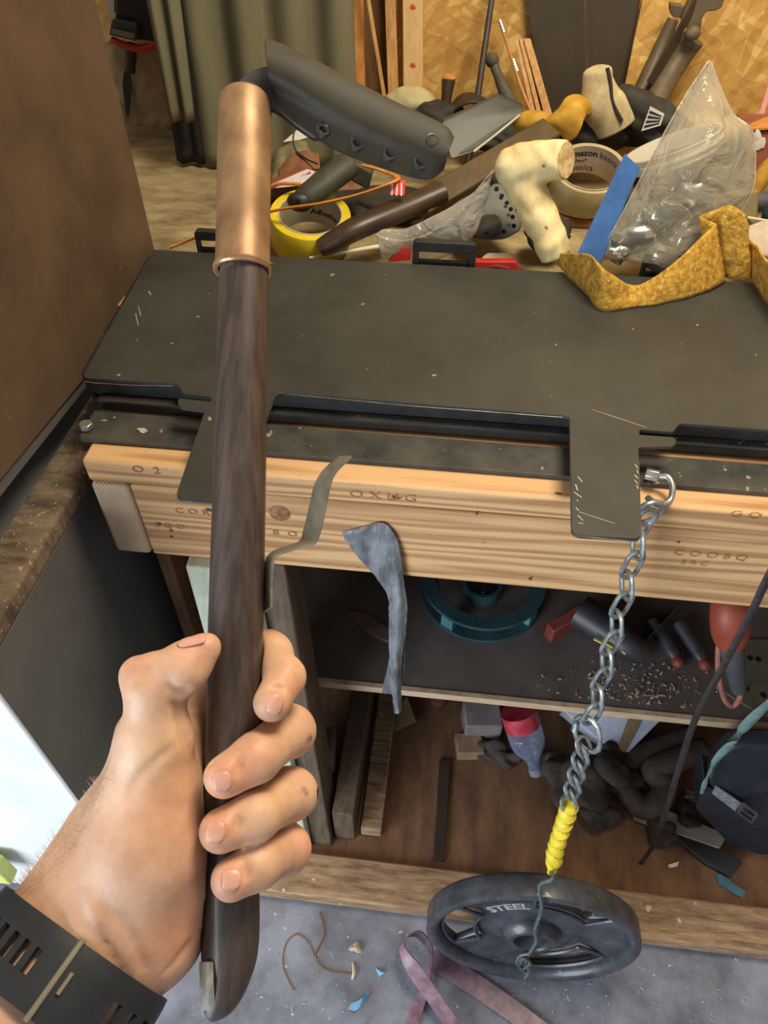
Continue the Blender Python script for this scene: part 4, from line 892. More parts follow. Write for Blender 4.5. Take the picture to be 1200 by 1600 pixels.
# yellow tape roll
R1, R0, H = .0615, .047, .050; axy = n_(A(.10, -.20, .97)); c = Zp(485, 334, .925) - axy * H
ty = thing('yellow_tape_roll', 'roll of bright yellow tape lying on its side edge beside the copper collar', 'tape roll', c)
mk('tape_body', lathe([(R0 + .002, .0005), (R1 - .0008, 0), (R1, .001), (R1, H - .001), (R1 - .0008, H), (R0 + .002, H - .0005)], c, axy, 64, loop=True), yellow_tape, ty)
mk('tape_core', lathe([(R0, 0), (R0 + .0019, 0), (R0 + .0019, H + .0006), (R0, H + .0006)], c, axy, 64, loop=True), tape_in, ty, label='printed card core')
def on_core(c, R, h, a0, ax): fx = frame(ax); return lambda x, y: c + (R - .0003) * (fx[0] * math.cos(a0 - x / R) + fx[1] * math.sin(a0 - x / R)) + fx[2] * (h + y)
text_on('Adhesive Mat', .0135, on_core(c, R0, H - .030, PI * .30, axy), ink, ty, 'printed_lettering', bold=True)
# clear tape roll with printed core
R1, R0, H = .0600, .0525, .05; axc = n_(A(.02, -.30, .95)); c = Zp(923, 262, .945) - axc * H; zb_ = c[2] - .019
ct = thing('clear_tape_roll', 'roll of clear brown packing tape with printed white core, behind the forked branch', 'tape roll', c)
mk('tape_body', lathe([(R0 + .001, .0005), (R1 - .0008, 0), (R1, .001), (R1, H - .001), (R1 - .0008, H), (R0 + .001, H - .0005)], c, axc, 64, loop=True), clear_tape, ct)
mk('tape_core', lathe([(R0 - .0012, -.0005), (R0, -.0005), (R0, H + .0006), (R0 - .0012, H + .0006)], c, axc, 64, loop=True), M('pale_card_core', (186, 176, 150), (204, 194, 168), 20, rough=.7), ct, label='white printed card core')
fc = on_core(c, R0 - .0012, H - .0130, PI * .50, axc)
text_on('amazon', .0158, lambda x, y: fc(x - .0085, y), ink, ct, 'printed_lettering', bold=True)
text_on('basics', .0158, lambda x, y: fc(x + .0375, y), ink, ct, 'printed_lettering')
sm_ = [(-.019 + .0012 * i, -.0105 - .0035 * math.sin(PI * i / 16)) for i in range(17)]
mk('printed_smile', tube([fc(x, y) for x, y in sm_], .0007, seg=5), ink, ct)
fc2 = on_core(c, R0 - .0012, H - .040, PI * .53, axc); text_on('basics', .0165, lambda x, y: fc2(x, y), ink, ct, 'printed_lettering')
o = mk('wooden_block', obox(A(c[0] + .004, c[1], (.8606 + zb_ - .001) / 2), A(.056, 0, 0), (0, .052, 0), (0, 0, (zb_ - .001 - .8606) / 2)), leather_b, label='flat reddish wooden block under the clear tape roll', cat='block', bevel=.002)
# peeled branch
bp = [Yp(868, 402, 1.005), Yp(862, 380, 1.01), Yp(846, 345, 1.025), Yp(828, 310, 1.04), Yp(812, 275, 1.055), Yp(806, 256, 1.06)]
bq = [Yp(800, 262, 1.06), Yp(825, 254, 1.055), Yp(852, 252, 1.045), Yp(884, 250, 1.03)]
br = [24, 24, 26, 27, 27, 25]; bs = [26, 27, 27, 27]
px1 = 1.0 / F * 1.04
def branch(Xg):
    sh_ = Xg.shape[:-1]; X_ = Xg.reshape(-1, 3); d = None
    for P_, r_ in ((bp, br), (bq, bs)):
        for i in range(len(P_) - 1):
            q = capd(X_, P_[i], P_[i + 1], r_[i] * px1, r_[i + 1] * px1); d = q if d is None else smin(d, q, .008)
    for (P_, r_) in ((Yp(800, 262, 1.05), .010), (Yp(832, 278, 1.035), .009)): d = smin(d, np.linalg.norm(X_ - P_.astype(np.float32), axis=1) - r_ * 1.0, .02)
    d += .0008 * np.sin(X_[:, 0] * 190 + 3 * np.sin(X_[:, 2] * 90)) + .0006 * np.sin(X_[:, 2] * 160 + X_[:, 1] * 120)
    cn = n_(bq[-1] - bq[-2]); d = np.maximum(d, (X_ - bq[-1].astype(np.float32)) @ cn.astype(np.float32)); cn2 = n_(bp[0] - bp[1]); d = np.maximum(d, (X_ - bp[0].astype(np.float32)) @ cn2.astype(np.float32))
    return d.reshape(sh_)
al = np.array(bp + bq); bV, bF = surfnet(branch, al.min(0) - .04, al.max(0) + .04, .0028)
brn = thing('peeled_branch', 'peeled pale yellow forked branch with sawn ends standing in the clutter', 'branch', bp[0])
mk('branch_wood', (relax(bV.astype(float), bF, 1), bF.tolist()), branch_m, brn, smooth=60)
cn = n_(bq[-1] - bq[-2]); mk('sawn_end', merge(lathe([(27 * px1 * .94, .0002), (27 * px1 * .90, .0016), (27 * px1 * .75, .0010), (27 * px1 * .6, .0018), (27 * px1 * .45, .0010), (27 * px1 * .3, .0016), (27 * px1 * .12, .0008), (1e-6, .0004)], bq[-1] - cn * .0003, cn, 28)), ring_m, brn, label='sawn end with growth rings')
cn2 = n_(bp[0] - bp[1]); mk('sawn_end', lathe([(24 * px1 * .95, .0002), (24 * px1 * .9, .0012), (1e-6, .0008)], bp[0] - cn2 * .0003, cn2, 24), M('grey_cut_end', (104, 92, 66), (130, 116, 86), 60), brn, label='grey lower cut end')
# blue strip, standing between branch and bag
bl4 = [Yp(978, 241, 1.10), Yp(993, 248, 1.10), Yp(932, 408, .996), Yp(903, 398, .996)]
bl4 = [Yp(976, 240, 1.10), Yp(1000, 262, 1.10), Yp(938, 412, .998), Yp(901, 398, .998)]
o = mk('blue_strip', prism(bl4, (0.0006, .0012, -.001)), blue_m, label='flat blue strip standing between the forked branch and the clear bag', cat='strip', bevel=.0004)
# white tub
cx = Yp(1050, 226, 1.26); tb = thing('white_tub', 'tilted white plastic tub with black label and red tab, behind the clear bag', 'tub', cx - A(0, 0, .1))
ax = n_(A(-.40, .20, .90)); 
mk('tub_wall', lathe([(.058, -.10), (.070, -.012), (.0735, -.012), (.0735, -.009), (.0715, -.008), (.0725, 0), (.0745, .001), (.0740, .003), (.0705, .003), (.068, -.02), (.056, -.098)], cx, ax, 56), cup_m, tb)
mk('tub_label', lathe([(.0596, -.092), (.0690, -.022)], cx, ax, 56), black_lbl, tb, label='black wrap-round label')
fl = frame(ax); ptb = lambda a, r, h: cx + r * (fl[0] * math.cos(a) + fl[1] * math.sin(a)) + ax * h
aa = min(np.linspace(0, 2 * PI, 90), key=lambda a: abs((lambda c: 600 + F * c[0] / -c[2])(MW.T @ (ptb(a, .069, -.036) - CAM)) - 993) + (50 if ptb(a, .069, -.036)[1] > cx[1] else 0))
mk('red_tab', loft([[ptb(aa + da, .0693 - .006 * v, -.034 - .026 * v) for da in (-.14, -.05, .05, .14)] for v in (0, .5, 1)], 6, 8, .0015), red_m, tb, label='red tab on the label')
# clear bag with shiny parts inside
bgc = Yp(1010, 428, .995)
bagt = thing('clear_plastic_bag', 'crumpled clear plastic bag standing up in a point, holding shiny metal parts', 'bag', bgc)
Lf = [(1108, 94), (1085, 128), (1062, 165), (1040, 205), (1012, 258), (985, 310), (958, 360), (934, 402)]
Rt = [(1110, 95), (1128, 142), (1148, 180), (1176, 206), (1180, 262), (1172, 305), (1130, 372), (1085, 420)]
def bagface(sg):
    rows = []
    for i, (l, r) in enumerate(zip(Lf, Rt)):
        u = i / 7; Yc = 1.13 - .115 * u; dep = .006 + .042 * math.sin(PI * min(1, u * 1.05) ** 1.2 * .8); row = []
        for v in np.linspace(0, 1, 7):
            x = l[0] + (r[0] - l[0]) * v; y = l[1] + (r[1] - l[1]) * v
            row.append(Yp(x, y, Yc - sg * dep * math.sin(PI * v) * (1 + .22 * math.sin(9 * u + 5 * v + sg))))
        rows.append(row)
    return loft(rows, 54, 40, .0004, noise=.0011, nfreq=16)
mk('front_film', bagface(1), film, bagt, smooth=180); mk('back_film', bagface(-1), film, bagt, smooth=180)
edgeL = [Yp(x, y, 1.128 - .115 * i / 7) for i, (x, y) in enumerate(Lf)]; edgeR = [Yp(x, y, 1.128 - .115 * i / 7) for i, (x, y) in enumerate(Rt)]
mk('seal_edge', tube(edgeL, .0011, 40, 6), film2, bagt); mk('seal_edge', tube(edgeR, .0011, 40, 6), film2, bagt)
mk('fold_seam', tube([Yp(1102, 128, 1.10), Yp(1074, 175, 1.09), Yp(1045, 235, 1.075), Yp(1008, 310, 1.05), Yp(968, 385, 1.01)], .0012, 40, 6), film2, bagt)
for i, (x, y, r, Y, l) in enumerate(((1042, 345, .032, 1.045, 'large shiny metal lump in the bottom of the clear bag'), (990, 372, .024, 1.015, 'shiny metal lump at the left inside the clear bag'), (1088, 312, .024, 1.06, 'shiny metal lump at the upper right inside the clear bag'), (1082, 372, .024, 1.025, 'small shiny metal lump low right inside the clear bag'), (1036, 402, .022, 1.002, 'shiny metal lump lowest inside the clear bag'), (1000, 335, .018, 1.045, 'small shiny metal lump upper left inside the clear bag'), (965, 398, .013, .996, 'smallest shiny metal lump in the bag corner'))):
    o = mk('metal_part', blob(Yp(x, y, Y), (r * 1.15, r * .8, r * .85), i + 20, .17, 11, 8), silver_m, label=l, cat='metal part', group='shiny parts in the clear bag', smooth=24, bevel=.002)

# yellow suede strip across the plate
def zt(x, y, z): return Zp(x, y, z)
def suede(bpts, tpts, nu, name, t, back=0):
    rows = []
    for b_, tt in zip(bpts, tpts):
        B = Zp(b_[0], b_[1], b_[2]); T = Yp(tt[0], tt[1], B[1] + tt[2]); rows.append([B, B + (T - B) * .33 + A(0, -.002, 0), B + (T - B) * .66 + A(0, -.002, 0), T])
    return mk(name, loft(rows, nu, 14, .0022, noise=.0006, nfreq=26), hide, t, smooth=180)
su = thing('suede_strip', 'torn strip of yellow suede curling across the right of the black steel plate', 'leather', Zp(1000, 470, .9055))
suede([(858, 400, .912), (890, 432, .9075), (918, 460, .907), (942, 485, .9065), (985, 480, .9065), (1027, 475, .9065), (1085, 462, .9065), (1133, 441, .907)],
      [(856, 394, .004), (888, 396, .006), (920, 398, .008), (946, 422, .010), (990, 446, .018), (1030, 428, .014), (1072, 394, .012), (1118, 349, .012)], 56, 'front_flap', su)
suede([(1133, 441, .907), (1120, 436, .9075), (1108, 430, .9075), (1125, 432, .9075), (1150, 436, .9075), (1172, 438, .9075)],
      [(1118, 349, .010), (1104, 344, .006), (1094, 338, .008), (1112, 330, .012), (1142, 321, .012), (1165, 335, .010)], 44, 'upright_fold', su)
suede([(1172, 438, .9075), (1168, 430, .907), (1185, 450, .907), (1202, 478, .907), (1230, 520, .907)], [(1165, 335, .010), (1170, 372, .012), (1184, 388, .014), (1202, 412, .014), (1240, 440, .014)], 36, 'right_flap', su)
# gloves
gl = thing('work_glove', 'yellow leather work glove with cream canvas finger sticking up, lying on the clutter', 'glove', Yp(900, 215, 1.36))
Yg = 1.36
mk('cream_cuff', tube([Yp(962, 200, Yg), Yp(955, 182, Yg), Yp(940, 160, Yg), Yp(934, 130, Yg), Yp(934, 110, Yg), Yp(934, 103, Yg)], [.034, .034, .034, .025, .022, .010], 40, 16, squash=.7, sdir=(0, 1, 0)), glove_w, gl, smooth=180, label='cream canvas finger')
mk('cuff_seam', tube([Yp(949, 106, Yg - .012), Yp(954, 130, Yg - .014), Yp(957, 160, Yg - .02), Yp(972, 190, Yg - .025)], .003, 20, 6), darkcloth, gl)
mk('yellow_palm', loft([[Yp(838, 206, Yg - .03), Yp(866, 206, Yg - .045), Yp(888, 222, Yg - .05)], [Yp(850, 192, Yg - .03), Yp(872, 190, Yg - .05), Yp(900, 214, Yg - .055)], [Yp(872, 172, Yg - .03), Yp(888, 176, Yg - .05), Yp(908, 200, Yg - .055)], [Yp(885, 152, Yg - .02), Yp(902, 162, Yg - .04), Yp(910, 190, Yg - .05)], [Yp(905, 148, Yg), Yp(920, 160, Yg - .02), Yp(914, 180, Yg - .03)], [Yp(925, 160, Yg + .01), Yp(930, 170, Yg - .01), Yp(920, 178, Yg - .02)]], 40, 20, .004, noise=.0008, nfreq=14), glove_y, gl, smooth=180, label='yellow leather flap')
mk('glove_thumb', tube([Yp(806, 192, Yg + .02), Yp(824, 190, Yg + .01), Yp(846, 192, Yg), Yp(862, 200, Yg)], [.012, .017, .018, .014], 20, 12), glove_y, gl, smooth=180)
mk('glove_body', blob(Yp(930, 205, Yg + .03), (.062, .045, .035), 9, .08, 22, 14), darkcloth, gl, smooth=180)
# black crumpled garment behind with white label
gm = thing('crumpled_garment', 'crumpled black shiny garment bundle in front of the strand board at the right', 'garment', Yp(1000, 175, 1.47))
mk('bundle', blob(Yp(1000, 185, 1.39), (.070, .045, .040), 11, .20, 48, 30), darkcloth, gm, smooth=180)
lb = thing('printed_tag', 'white printed tag with black bars sticking up behind the white tub', 'tag', Yp(1012, 200, 1.36))
lp = [Yp(1002, 205, 1.338), Yp(1032, 196, 1.338), Yp(1038, 178, 1.338), Yp(1016, 166, 1.338)]
mk('tag_card', prism(lp, (0, .001, 0)), white_m, lb)
for k in range(4): u0, u1 = .14 + .2 * k, .24 + .2 * k; mk('printed_bar', prism([lp[0] + (lp[3] - lp[0]) * u0 + A(.002, -.0004, 0), lp[1] + (lp[2] - lp[1]) * u0 + A(-.003, -.0004, 0), lp[1] + (lp[2] - lp[1]) * u1 + A(-.003, -.0004, 0), lp[0] + (lp[3] - lp[0]) * u1 + A(.002, -.0004, 0)], (0, -.0004, 0)), ink, lb)
# long haft / board running back
hs = thing('tool_haft', 'dark walnut tool haft running back from beside the yellow tape roll', 'haft', Yp(505, 385, 1.03))
mk('haft', tube([Yp(500, 388, 1.015), Yp(520, 378, 1.02), Yp(560, 355, 1.035), Yp(640, 322, 1.09), Yp(690, 300, 1.12)], [.017, .021, .022, .023, .022], 30, 14, squash=.75, sdir=(0, .3, 1)), haft_m, hs)
o = mk('long_board', bar(Yp(655, 326, 1.10), Yp(860, 205, 1.30), .042, .024, up=(0, -.5, .9)), haft2_m, label='long olive brown wooden bar crossing the clutter behind the clear zip bag', cat='bar', bevel=.003)
# grey spare sheath behind
gs = thing('grey_sheath', 'dark grey folded plastic sheath blank with bright edge behind the sheathed blade', 'sheath', Yp(740, 240, 1.30))
gp = [Yp(690, 192, 1.31), Yp(778, 152, 1.36), Yp(818, 168, 1.36), Yp(812, 178, 1.35), Yp(742, 236, 1.29), Yp(705, 248, 1.28)]
mk('sheet', prism(roundpoly(gp, .006), (0, .006, .004)), M('slate_plastic', (48, 46, 38), (62, 59, 48), 30, rough=.4, spec=.35), gs, bevel=.002)
mk('bright_edge', tube([Yp(740, 237, 1.284), Yp(775, 210, 1.315), Yp(812, 180, 1.345)], .002, 10, 6), M('bright_plastic_edge', (190, 186, 170), (214, 208, 190), 20, rough=.3), gs, label='shiny bright edge')
# knife handle
kn_ = thing('rubber_handle', 'olive black rubber knife handle with lanyard hole, lying over the yellow tape roll', 'handle', Yp(475, 315, 1.08))
mk('grip', tube([Yp(466, 322, 1.065), Yp(478, 308, 1.075), Yp(500, 292, 1.09), Yp(530, 268, 1.12), Yp(545, 258, 1.135)], [.013, .0205, .0215, .023, .021], 24, 14, squash=.8, sdir=(0, 0, 1)), knife_m, kn_, smooth=180)
mk('butt_cap', blob(Yp(468, 316, 1.06), (.019, .012, .014), 2, .03), M('cap_black', (34, 33, 29), rough=.5), kn_)
mk('lanyard_hole', tube([Yp(463, 312, 1.0475), Yp(469, 314, 1.0475)], .0032, seg=8), hole_m, kn_)
mk('guard', obox(Yp(560, 268, 1.15), (.020, 0, -.01), (.0, .012, 0), (.004, 0, .014)), knife_m, kn_, bevel=.004)
mk('blade_cover', prism(roundpoly([Yp(520, 262, 1.16), Yp(575, 282, 1.16), Yp(578, 262, 1.17), Yp(520, 236, 1.17)], .003), (0, .012, 0)), knife_m, kn_, bevel=.002)
# orange leather cord
o = mk('leather_lace', tube([Zp(186, 480, .8895), Zp(197, 466, .8895)], .0035, seg=6), orange_m, label='orange lace end peeking out between plate and cabinet', cat='lace')
o = mk('orange_lace', tube([Yp(265, 387, 1.02), Yp(300, 373, 1.035), Yp(345, 358, 1.03), Yp(425, 330, 1.045), Yp(500, 318, 1.04), Yp(560, 304, 1.05), Yp(606, 288, 1.06), Yp(622, 278, 1.08), Yp(606, 270, 1.10), Yp(585, 263, 1.11), Yp(566, 258, 1.12)], .0042, 90, 8, squash=.5, sdir=(0, .4, 1)), orange_m, label='flat orange leather cord winding over the yellow tape roll', cat='cord')
o = mk('leather_lace', tube([Yp(424, 292, 1.11), Yp(440, 287, 1.11), Yp(470, 288, 1.12)], .003, 20, 6), orange_m, label='short orange lace end behind the yellow tape roll', cat='lace')
o = mk('black_wire', tube([Yp(460, 205, 1.25), Yp(458, 218, 1.24), Yp(462, 235, 1.22), Yp(478, 248, 1.2), Yp(496, 256, 1.18)], .0014, 24, 6), ink, label='thin black wire arching left of the sheath', cat='wire')
sq = thing('wrapped_sweet', 'small red and white striped wrapped square on the orange cord', 'wrapper', Yp(620, 300, 1.08))
sc_ = [Yp(610, 285, 1.075), Yp(633, 284, 1.075), Yp(632, 306, 1.065), Yp(607, 304, 1.065)]
mk('wrapper', prism(roundpoly(sc_, .002), (0, .008, 0)), M('candy_red', (206, 64, 56), (216, 80, 70), 30, rough=.3), sq, bevel=.001)
for k in range(3): u = .16 + .3 * k; mk('white_stripe', prism([sc_[3] + (sc_[2] - sc_[3]) * u + A(0, -.0004, 0), sc_[3] + (sc_[2] - sc_[3]) * (u + .09) + A(0, -.0004, 0), sc_[0] + (sc_[1] - sc_[0]) * (u + .05) + A(0, -.0004, -.001), sc_[0] + (sc_[1] - sc_[0]) * (u - .05) + A(0, -.0004, -.001)], (0, -.0004, 0)), white_m, sq)
# zip bag with red inside
zb_t = thing('zip_bag', 'small clear zip bag twisted to a point, red bit inside, behind the middle latch', 'bag', Yp(640, 412, 1.02))
zr = [[(588, 366), (594, 392), (598, 416)], [(600, 358), (612, 388), (620, 418)], [(630, 358), (640, 380), (650, 414)], [(668, 342), (680, 362), (700, 400)], [(706, 322), (715, 345), (735, 375)], [(738, 302), (742, 318), (752, 342)], [(762, 280), (760, 290), (762, 304)], [(772, 264), (772, 267), (770, 270)]]
for sg in (1, -1): mk('film', loft([[Yp(*q, 1.03 + .004 * i - sg * (.010 if j == 1 else .001) * (1 + .3 * math.sin(i * 2))) for j, q in enumerate(r)] for i, r in enumerate(zr)], 50, 16, .0004, noise=.0009, nfreq=20), film2, zb_t, smooth=180)
mk('zip_edge', tube([Yp(588, 366, 1.026), Yp(600, 372, 1.022), Yp(630, 376, 1.02), Yp(668, 366, 1.026), Yp(712, 334, 1.04), Yp(770, 267, 1.055)], .0013, 40, 6), film2, zb_t)
o = mk('red_piece', prism(roundpoly([Yp(606, 410, 1.022), Yp(622, 388, 1.028), Yp(640, 386, 1.028), Yp(642, 406, 1.024)], .002), (0, .006, 0)), red_m, label='red plastic piece inside the small zip bag', cat='plastic piece', bevel=.001)
# grey guard with holes
gg = thing('grey_guard', 'grey plastic sheath with a curved row of rivet holes, left of the forked branch', 'sheath', Yp(790, 372, 1.08))
go = [Yp(775, 285, 1.16), Yp(790, 292, 1.16), Yp(806, 320, 1.13), Yp(815, 345, 1.10), Yp(814, 360, 1.09), Yp(790, 374, 1.075), Yp(760, 376, 1.07), Yp(725, 370, 1.07), Yp(715, 350, 1.09), Yp(740, 310, 1.13)]
mk('sheet', prism(roundpoly(go, .008), (0, .006, -.002)), greypl, gg, bevel=.002)
mk('raised_pocket', loft([[Yp(735, 350, 1.085), Yp(742, 366, 1.065), Yp(750, 371, 1.07)], [Yp(752, 338, 1.095), Yp(760, 352, 1.062), Yp(765, 370, 1.07)], [Yp(775, 336, 1.10), Yp(780, 350, 1.066), Yp(780, 364, 1.074)], [Yp(784, 348, 1.09), Yp(783, 354, 1.078), Yp(782, 360, 1.08)]], 20, 12, .001), greypl, gg, smooth=180)
for x, y in ((776, 295), (784, 306), (792, 317), (798, 327), (801, 339), (803, 353), (787, 362), (760, 364), (733, 365)): 
    Y = 1.16 - (y - 290) * .00125; c = Yp(x, y, Y - .004); mk('rivet_hole', lathe([(.0034, 0), (.0030, .0008), (.0022, .0009), (.0022, .0003), (1e-6, .0002)], c, (0, -.75, .65), 14), hole_m, gg)
o = mk('wooden_skewer', tube([Yp(484, 403, 1.012), Yp(592, 385, 1.018)], [.0022, .0032], seg=8), bone, label='thin cream wooden skewer lying behind the plate', cat='stick')
rc = thing('red_clamp', 'flat red plastic piece with an oval slot behind the plate, right of middle latch', 'plastic piece', Yp(778, 420, 1.012))
mk('red_body', prism(roundpoly([Yp(742, 409, 1.012), Yp(806, 409, 1.012), Yp(812, 424, 1.006), Yp(812, 470, .999), Yp(742, 470, .999)], .002), (0, .012, 0)), red_m, rc, bevel=.001)
mk('dark_slot', tube([Yp(758, 420, 1.008), Yp(776, 417, 1.008), Yp(796, 421, 1.008)], .003, 12, 8), M('dark_red', (96, 20, 18), rough=.5), rc)
o = mk('plastic_film_scrap', loft([[Yp(748, 408, 1.03), Yp(765, 396, 1.05), Yp(795, 398, 1.05)], [Yp(750, 412, 1.02), Yp(775, 406, 1.03), Yp(806, 410, 1.03)]], 10, 16, .0006, noise=.001), film2, label='scrap of clear film above the red plastic piece', cat='film')
# left pile of scraps behind the tape roll
def lump(name, label, cat, x, y, Y, rad, mat, seed, amp=.14, **k): return mk(name, blob(Yp(x, y, Y), rad, seed, amp, 22, 14), mat, label=label, cat=cat, smooth=180, **k)
o = mk('canvas_scrap', loft([[Yp(424, 268, 1.24), Yp(430, 240, 1.26), Yp(455, 222, 1.28), Yp(478, 220, 1.29)], [Yp(424, 286, 1.20), Yp(438, 256, 1.23), Yp(460, 238, 1.25), Yp(484, 236, 1.26)], [Yp(424, 300, 1.19), Yp(440, 275, 1.21), Yp(466, 256, 1.22), Yp(490, 252, 1.23)]], 20, 24, .003, noise=.001), olivecloth, label='olive canvas scrap humped behind the yellow tape roll', cat='cloth', smooth=180)
o = mk('leather_scrap', loft([[Yp(436, 268, 1.20), Yp(462, 240, 1.22), Yp(498, 240, 1.22)], [Yp(438, 290, 1.17), Yp(470, 270, 1.18), Yp(500, 262, 1.19)]], 14, 20, .003, noise=.001), leather_b, label='brown leather scrap under the olive canvas', cat='leather', smooth=180)
o = mk('leather_scrap', prism([Yp(424, 280, 1.165), Yp(482, 262, 1.18), Yp(486, 270, 1.16), Yp(424, 292, 1.15)], (0, .02, -.005)), M('red_leather', (128, 66, 40), (150, 84, 54), 30, rough=.7), label='reddish leather strip above the white paper', cat='leather', bevel=.001)
o = mk('paper_sheet', prism([Yp(424, 288, 1.155), Yp(480, 264, 1.17), Yp(493, 268, 1.165), Yp(470, 290, 1.14), Yp(424, 294, 1.13)], (0, .002, -.001)), M('pinkish_paper', (206, 194, 194), (222, 212, 210), 30, rough=.8), label='pinkish white paper sheet behind the yellow tape roll', cat='paper')
o = mk('paper_sheet', prism([Yp(442, 222, 1.34), Yp(470, 198, 1.36), Yp(488, 212, 1.34), Yp(470, 218, 1.33)], (0, .002, -.001)), white_m, label='bright white paper corner beneath the sheath mouth', cat='paper')
lump('canvas_bundle', 'pale canvas mound behind the sheathed blade', 'cloth', 640, 158, 1.50, (.045, .035, .022), palecloth, 31, .06)
lump('cloth_bundle', 'black crumpled pouch behind the sheath, beneath the pale mound', 'pouch', 690, 180, 1.46, (.045, .04, .022), darkcloth, 33, .2)
o = mk('dark_pouch', loft([[Yp(700, 172, 1.48), Yp(716, 152, 1.49), Yp(736, 146, 1.50), Yp(760, 156, 1.49)], [Yp(705, 180, 1.44), Yp(720, 166, 1.43), Yp(742, 160, 1.43), Yp(766, 168, 1.44)]], 12, 24, .004), M('dark_leather', (44, 36, 24), (62, 52, 36), 20, rough=.6), label='dark brown leather flap arched behind the grey sheath blank', cat='leather', smooth=180)
pk = thing('wooden_peg', 'dark turned peg with pale wooden top standing before the strand board', 'peg', Yp(698, 160, 1.53))
mk('peg_body', tube([Yp(696, 185, 1.52), Yp(698, 150, 1.53), Yp(701, 126, 1.54)], [.009, .010, .013], 12, 14), M('dark_turned_wood', (50, 38, 28), (70, 54, 40), 20, rough=.5), pk)
mk('peg_top', blob(Yp(702, 121, 1.54), (.0145, .012, .006), 3, .03), pineO, pk, label='pale wooden top')
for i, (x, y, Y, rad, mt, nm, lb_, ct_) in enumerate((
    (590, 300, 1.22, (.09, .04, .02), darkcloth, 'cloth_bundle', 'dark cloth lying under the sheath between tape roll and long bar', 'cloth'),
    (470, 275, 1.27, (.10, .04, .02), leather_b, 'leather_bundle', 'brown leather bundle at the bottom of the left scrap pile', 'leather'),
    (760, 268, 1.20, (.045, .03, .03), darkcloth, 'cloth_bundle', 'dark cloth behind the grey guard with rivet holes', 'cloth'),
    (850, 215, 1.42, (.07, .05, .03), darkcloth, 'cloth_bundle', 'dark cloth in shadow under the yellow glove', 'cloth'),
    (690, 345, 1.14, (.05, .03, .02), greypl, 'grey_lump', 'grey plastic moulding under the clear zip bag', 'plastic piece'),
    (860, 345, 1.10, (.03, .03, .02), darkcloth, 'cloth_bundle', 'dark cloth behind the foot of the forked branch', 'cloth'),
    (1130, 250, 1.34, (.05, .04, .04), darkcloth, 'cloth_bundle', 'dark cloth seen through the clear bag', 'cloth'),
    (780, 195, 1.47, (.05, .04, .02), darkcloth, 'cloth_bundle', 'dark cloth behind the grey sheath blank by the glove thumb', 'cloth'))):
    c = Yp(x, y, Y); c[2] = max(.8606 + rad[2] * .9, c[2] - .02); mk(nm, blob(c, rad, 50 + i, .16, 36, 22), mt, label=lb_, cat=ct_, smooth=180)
# things at the right edge
rb = thing('cardboard_box', 'reddish brown cardboard box with white print at the right edge', 'box', Yp(1190, 290, 1.30))
mk('box_body', prism([Yp(1166, 284, 1.28), Yp(1240, 284, 1.28), Yp(1240, 205, 1.30), Yp(1168, 205, 1.30)], (0, .08, 0)), M('red_brown_card', (120, 66, 40), (144, 84, 54), 20, rough=.8), rb, bevel=.001)
mk('box_lid', prism([Yp(1164, 205, 1.295), Yp(1240, 200, 1.295), Yp(1240, 176, 1.37), Yp(1178, 190, 1.36)], (0, 0, .003)), pineO, rb)
for x, y in ((1183, 213), (1186, 226)): mk('white_print', blob(Yp(x, y, 1.291), (.007, .0006, .008), x, .2, 12, 8), white_m, rb)
o = mk('glove_finger', tube([Yp(1176, 306, 1.22), Yp(1186, 285, 1.23), Yp(1204, 262, 1.24), Yp(1230, 250, 1.24)], [.008, .013, .015, .015], 20, 12), glove_y, label='yellow glove finger poking out at the right edge', cat='glove', smooth=180)
o = mk('grey_tub', tube([Yp(1150, 365, 1.12), Yp(1152, 300, 1.14)], .028, seg=20), M('olive_tub', (128, 120, 84), (146, 138, 100), 20, rough=.5), label='olive grey round tub behind the suede strip', cat='tub', bevel=.003)
o = mk('grey_rod', tube([Yp(1172, 318, 1.17), Yp(1240, 312, 1.18)], .014, seg=12), rubber_g, label='dark grey round handle at the right edge', cat='handle')
o = mk('teal_piece', blob(Yp(1204, 334, 1.14), (.014, .012, .02), 71, .1), teal_m, label='teal plastic piece at the right edge below the dark handle', cat='plastic piece')
o = mk('white_stick', tube([Yp(1168, 340, 1.10), Yp(1240, 352, 1.10)], .002, seg=6), bone, label='thin white stick at the right edge', cat='stick')
o = mk('paper_bundle', loft([[Yp(1172, 352, 1.06), Yp(1200, 346, 1.08), Yp(1250, 346, 1.08)], [Yp(1170, 372, 1.04), Yp(1200, 372, 1.05), Yp(1250, 372, 1.05)], [Yp(1176, 396, 1.02), Yp(1204, 404, 1.03), Yp(1250, 410, 1.03)]], 16, 16, .004, noise=.001), M('pinkish_wrap', (178, 162, 144), (204, 190, 172), 18, rough=.6), label='pale crumpled paper behind the suede at the right edge', cat='paper', smooth=180)
o = mk('red_strut', bar(Yp(1186, 190, 1.5), Yp(1204, 130, 1.54), .008, .008), red_m, label='red strut sloping up at the right edge by the wall', cat='strut')

